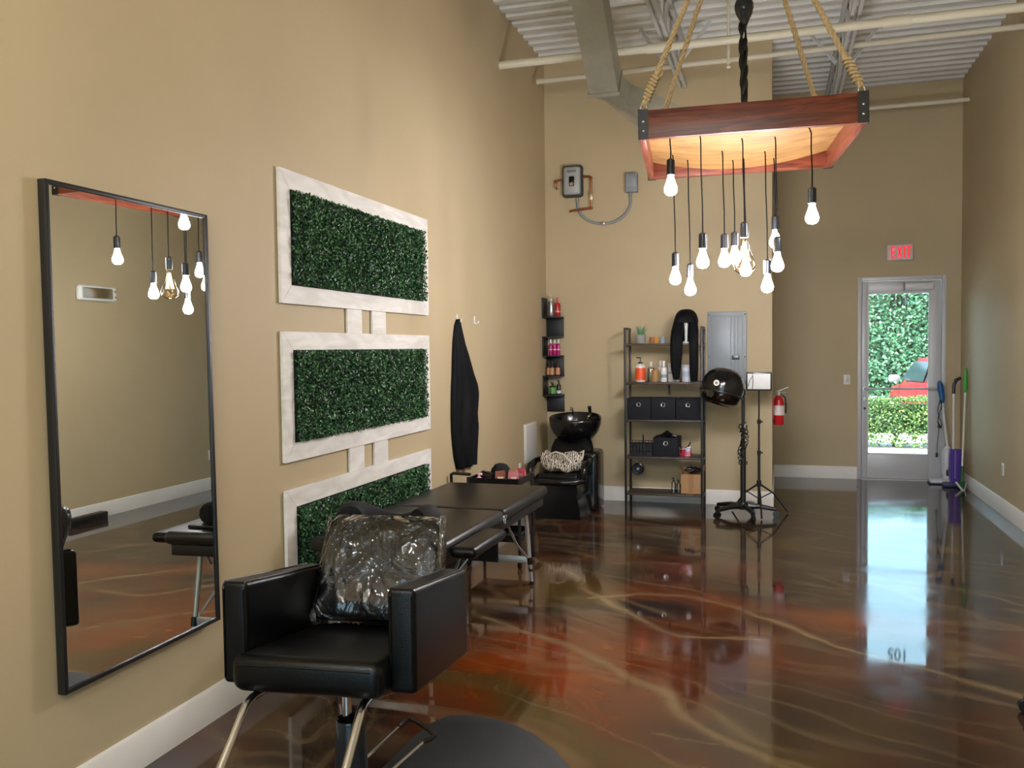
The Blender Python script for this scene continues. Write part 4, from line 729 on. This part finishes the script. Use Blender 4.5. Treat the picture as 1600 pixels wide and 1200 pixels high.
obj('pole', B().cyl((0, 0, .1), (0, 0, .6), .013).cyl((0, 0, .6), (0, 0, .9), .01).cyl((0, 0, .9), (0, 0, 1.2), .008), BLACKM, tr)
for z in (.6, .9): obj('clamp', B().cyl((0, 0, z-.02), (0, 0, z+.02), .018).cyl((0, 0, z), (.035, -.01, z), .007), BLACKP, tr)
for ex, ey in ((.03, -.29), (.27, .12), (-.26, .14)): obj('leg', B().tube([(0, 0, .3), (ex*.5, ey*.5, .2), (ex, ey, .012)], .009, 8), BLACKM, tr); obj('brace', B().cyl((0, 0, .15), (ex*.45, ey*.45, .21), .006, n=8), BLACKM, tr)
obj('collar', B().cyl((0, 0, .27), (0, 0, .33), .022), BLACKP, tr)
lp = obj('panel_frame', B().box(-.12, .12, -.015, .02, 1.2, 1.378, .004), BLACKP, tr); obj('diffuser', B().box(-.106, .106, -.0175, -.012, 1.214, 1.364, .002), mat('diffuser_white', 'e4e4e0', .5), lp); obj('cable', B().tube([(-.06, -.022, 1.378), (-.055, -.025, 1.3), (-.06, -.022, 1.21)], .003, 6).tube([(-.1, -.022, 1.24), (-.085, -.024, 1.3), (-.06, -.022, 1.34)], .003, 6), BLACKP, lp)
# fire extinguisher on the side of the wall block
fx = thing('fire_extinguisher', 'red fire extinguisher hung beside the wall block corner', 'fire extinguisher', (XC+.065, 9.36, .82)); FR = mat('extinguisher_red', 'b01820', .3)
obj('cylinder', B().lathe([(0, 0), (.05, 0), (.056, .01), (.056, .23), (.045, .275), (.02, .3), (0, .3)], 22), FR, fx); obj('label_band', B().lathe([(.0567, .1), (.0567, .2)], 22), mat('extinguisher_label', 'd6c9c2', .5), fx)
obj('valve', B().cyl((0, 0, .295), (0, 0, .34), .016), ALU, fx); obj('handle', B().obox((-.02, 0, .34), (.09, -.02, .385), .018, .008).obox((-.02, 0, .33), (.07, -.02, .335), .016, .006), mat('handle_silver', 'c9c6bd', .35, .6), fx); obj('hose', B().tube([(.02, -.01, .32), (.062, -.02, .28), (.07, -.02, .2), (.066, -.02, .12)], .009, 8), BLACKP, fx); obj('bracket', B().box(-.064, -.05, -.02, .02, .05, .3), FR, fx)

# ------------------------------------------------------------------ cleaning tools by the door
sm = thing('steam_mop', 'white and blue corded floor mop leaning by the exit door', 'mop', (4.27, 11.15, 0))
obj('floor_head', B().box(-.17, .14, -.08, .08, .004, .055, .02, 3), mat('mop_grey', 'cfd0d6', .35), sm); obj('sole', B().box(-.18, .15, -.09, .09, .0, .018, .006), mat('navy_plastic', '2a2d52', .4), sm)
obj('tank', B().loft([[(w_*math.cos(a)+.02, w_*.8*math.sin(a), z) for a in np.linspace(0, 2*PI, 19)[:-1]] for w_, z in ((.04, .05), (.06, .12), (.068, .25), (.06, .36), (.035, .42), (.015, .44))]), mat('tank_white', 'd7d5dc', .3), sm); obj('tank_cap', B().box(.0, .07, -.08, -.03, .1, .17, .01).box(.02, .05, -.075, -.04, .17, .2), BLACKP, sm)
obj('shaft', B().cyl((.02, 0, .43), (-.035, .03, .98), .013), mat('shaft_white', 'd8d6d2', .35), sm)
obj('grip', B().loft([[(cx_+w_*math.cos(a), .03+.02*math.sin(a), z) for a in np.linspace(0, 2*PI, 15)[:-1]] for w_, z, cx_ in ((.018, .94, -.03), (.03, 1.0, -.035), (.035, 1.1, -.05), (.03, 1.17, -.06), (.012, 1.2, -.065))]), mat('blue_plastic', '1f5a94', .35), sm); 
obj('cord_bundle', B().tube([(-.065+.02*math.sin(k*1.7), -.005+.01*math.cos(k), .98-.17*abs(math.sin(k*.5))**1-.12*(1-math.cos(k*.5))) for k in np.linspace(0, 18, 80)], .005, 6).tube([(-.07, 0, .68), (-.075, 0, .6), (-.09, 0, .45), (-.092, 0, .35)], .005, 6).box(-.105, -.08, -.012, .012, .31, .36), BLACKP, sm)
sv = thing('stick_sweeper', 'purple stick sweeper with white pole leaning in the corner', 'sweeper', (4.335, 10.93, 0)); PUR = mat('purple_plastic', '4a2a8a', .35)
obj('body', B().loft([[(-.06*k, -.04, z), (.06*k, -.04, z), (.06*k, .04, z), (-.06*k, .04, z)] for k, z in ((.8, .05), (1, .1), (1.05, .35), (.95, .43))]), PUR, sv); obj('floor_head', B().box(-.13, .1, -.08, .06, .002, .05, .015), mat('dark_purple', '33345c', .4), sv)
obj('body_rib', B().box(-.015, .0, -.048, -.038, .1, .42), mat('lilac_plastic', '7a64b0', .35), sv); obj('pole', B().cyl((-.02, 0, .43), (-.015, .04, 1.1), .012), mat('shaft_white', 'd8d6d2', .35), sv); obj('grip', B().tube([(-.015, .04, 1.06), (-.012, .045, 1.16), (.01, .05, 1.215), (.06, .06, 1.24)], [.018, .02, .021, .018], 10), mat('dark_grip', '2c2a38', .4), sv)
gm_ = thing('flat_mop', 'green and white mop with triangular head in the corner', 'mop', (4.385, 10.72, 0)); GRN = mat('green_plastic', '3f9a34', .4)
obj('mop_head', B().prism([(-.07, .06), (0, -.1), (.05, .06)], .0, .02, Matrix.Translation((-.01, 0, .03)) @ Matrix.Rotation(R(38), 4, 'X')), WPLAST, gm_); obj('head_plate', B().prism([(-.05, .05), (0, -.07), (.035, .05)], .02, .035, Matrix.Translation((-.01, 0, .03)) @ Matrix.Rotation(R(38), 4, 'X')), mat('dark_green_plastic', '1e5a30', .4), gm_)
obj('pole', B().cyl((-.015, .03, .08), (.03, .12, 1.1), .011), mat('pole_cream', 'd5d6c4', .4), gm_); obj('grip', B().loft([[(.03+dx_+w_*math.cos(a), .12+dy_+.014*math.sin(a), z) for a in np.linspace(0, 2*PI, 13)[:-1]] for w_, z, dx_, dy_ in ((.012, 1.08, 0, 0), (.026, 1.14, 0, 0), (.024, 1.28, .005, .01), (.008, 1.36, .01, .02))]), GRN, gm_); obj('lower_sleeve', B().cyl((-.013, .035, .08), (-.005, .05, .26), .017), mat('dark_green_plastic', '1e5a30', .4), gm_)
# floor broom head seen in the mirror
t = thing('push_broom', 'dark push broom head lying against the right wall', 'broom', (4.36, 7.1, 0)); obj('head_block', B().box(-.05, .05, -.25, .25, .03, .08, .01), mat('dark_wood', '241d1a', .5), t); obj('bristles', B().box(-.045, .045, -.245, .245, 0, .032), mat('bristle_black', '0d0d0d', .9), t)
# stool at the right edge
st = thing('rolling_stool', 'black rolling stool only partly inside the right edge', 'stool', (3.72, 4.28, 0), R(0))
for i in range(5):
    a = R(180+72*i); ex, ey = .27*math.cos(a), .27*math.sin(a); lg = obj('leg', B().tube([(0, 0, .11), (ex*.6, ey*.6, .1), (ex, ey, .07)], [.03, .026, .02], 8), BLACKP, st); obj('caster', B().cyl((ex, ey-.015, .03), (ex, ey+.015, .03), .03).cyl((ex, ey, .03), (ex, ey, .08), .01), BLACKP, lg)
obj('gas_lift', B().cyl((0, 0, .1), (0, 0, .42), .025), CHROME, st); obj('seat', B().lathe([(0, .42), (.16, .42), (.18, .44), (.185, .47), (.17, .495), (0, .505)], 28), BLACKL, st)

# ------------------------------------------------------------------ outside the door
ASPH = mat('sunlit_concrete', 'b9b6ae', .8, var=.06, vscale=2)
tag(obj('ground', B().box(-30, 40, YD+.15, 60, -.1, -.004), ASPH), 'pale concrete pavement outside the exit door', 'ground', kind='structure')
tag(obj('ground_front', B().box(-30, 40, -40, Y0-.15, -.1, -.004), ASPH), 'pale pavement outside the storefront', 'ground', kind='structure')
def hedge(name, label, x0, x1, y0, y1, z0, z1, n, size, cols, stems, cat):
    t = thing(name, label, cat, ((x0+x1)/2, (y0+y1)/2, 0)); t0 = Vector(t.location)
    m = leaf_mat(name+'_leaf', cols, .5); k = n
    u = rng.random(k); v = rng.random(k); f = rng.random(k)
    x = x0+(x1-x0)*u; dep = (y1-y0); zc_ = z0+(z1-z0)*v**.8; bulge = .25*(vnoise(x*2.2, zc_*2.2, 8)-.5)
    y = y0+np.abs(rng.normal(size=k))*.12+bulge*.5; top_ = f > .8; zc_ = np.where(top_, z1-.04+.12*(vnoise(x*3, y*3, 12)-.5)+.05*rng.random(k), zc_); y = np.where(top_, y0+dep*rng.random(k), y)
    P = np.stack([x-t0.x, y-t0.y, zc_], 1); nr = np.stack([0*x, np.where(top_, -.2, -.8), np.where(top_, 1., .45)], 1)
    o = leaves_mesh('foliage', P, nr, size, m, t, 1.1, .6); o['kind'] = 'stuff'
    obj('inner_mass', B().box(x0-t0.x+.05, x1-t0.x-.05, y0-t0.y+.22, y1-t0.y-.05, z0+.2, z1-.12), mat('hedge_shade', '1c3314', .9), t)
    for sx_ in stems: obj('stem', B().tube([(sx_-t0.x, .0, 0), (sx_-t0.x+.03, .02, .15), (sx_-t0.x-.05, 0, .4)], [.03, .025, .015], 7).tube([(sx_-t0.x, .0, .05), (sx_-t0.x+.12, .0, .3)], [.02, .01], 6), mat('bark', '5a4a3a', .9), t)
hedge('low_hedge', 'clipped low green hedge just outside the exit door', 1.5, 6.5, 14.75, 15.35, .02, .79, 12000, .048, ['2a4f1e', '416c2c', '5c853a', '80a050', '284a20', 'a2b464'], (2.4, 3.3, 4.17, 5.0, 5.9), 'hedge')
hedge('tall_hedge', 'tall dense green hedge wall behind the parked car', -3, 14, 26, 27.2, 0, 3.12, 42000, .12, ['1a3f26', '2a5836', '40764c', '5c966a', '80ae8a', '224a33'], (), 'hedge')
car = thing('parked_car', 'red car parked beyond the low hedge', 'car', (5.76, 17.6, 0), R(102)); car.scale = (1, 1, .94); CR = mat('car_red', 'b8122a', .25, coat=.6); CG = mat('car_glass', '2b3a40', .08); TY = mat('tyre', '121212', .8)
def car_loft(st, m, name, parent):  # st: (x, halfwidth bottom, z bottom, halfwidth top, z top)
    return obj(name, B().loft([[(x, -wb, zb), (x, wb, zb), (x, (wb*.3+wt*.7), (zb*.35+zt*.65)), (x, wt, zt), (x, -wt, zt), (x, -(wb*.3+wt*.7), (zb*.35+zt*.65))] for x, wb, zb, wt, zt in st]), m, parent, sharp=30)
body = car_loft([(-2.15, .75, .35, .72, .75), (-2.05, .86, .25, .82, .95), (-1.2, .9, .22, .86, .98), (.9, .9, .22, .86, .95), (1.8, .86, .24, .8, .82), (2.15, .7, .35, .66, .62)], CR, 'body', car)
cab = car_loft([(-2.0, .78, .95, .7, 1.0), (-1.6, .8, .95, .62, 1.4), (-.4, .82, .95, .64, 1.5), (.8, .82, .95, .62, 1.44), (1.3, .78, .92, .72, .96)], CR, 'cabin', car)
for s in (-1, 1):
    for xa, xb, xc_, xd in ((-1.3, -.1, -.1, -1.2), (.0, 1.12, .76, .02)):
        P4 = [(xa, s*.835, 1.0), (xb, s*.835, 1.0), (xc_, s*.71, 1.38), (xd, s*.71, 1.38)]; c_ = [(x, y+s*.012, z) for x, y, z in P4]
        obj('side_window', B().quads(P4+c_, [(0, 1, 2, 3), (7, 6, 5, 4), (0, 4, 5, 1), (1, 5, 6, 2), (2, 6, 7, 3), (3, 7, 4, 0)]), CG, cab)
    obj('side_mirror', B().box(1.05, 1.2, min(s*.88, s*1.06), max(s*.88, s*1.06), .96, 1.1, .03), mat('mirror_grey', '9aa0a8', .3), car)
    for x in (-1.35, 1.35): w_ = obj('wheel', B().cyl((x, s*.7, .32), (x, s*.92, .32), .32, n=24), TY, car); obj('rim', B().cyl((x, s*.915, .32), (x, s*.93, .32), .2, n=16), ALU, w_)
    obj('tail_lamp', B().box(-2.12, -2.0, min(s*.55, s*.8), max(s*.55, s*.8), .72, .9, .02), mat('tail_lamp', '8a0c14', .2), car)
obj('rear_window', B().quads([(-1.98, -.62, 1.02), (-1.98, .62, 1.02), (-1.58, .54, 1.33), (-1.58, -.54, 1.33), (-1.99, -.62, 1.03), (-1.99, .62, 1.03), (-1.6, .54, 1.34), (-1.6, -.54, 1.34)], [(0, 1, 2, 3), (7, 6, 5, 4), (0, 4, 5, 1), (1, 5, 6, 2), (2, 6, 7, 3), (3, 7, 4, 0)]), CG, cab)
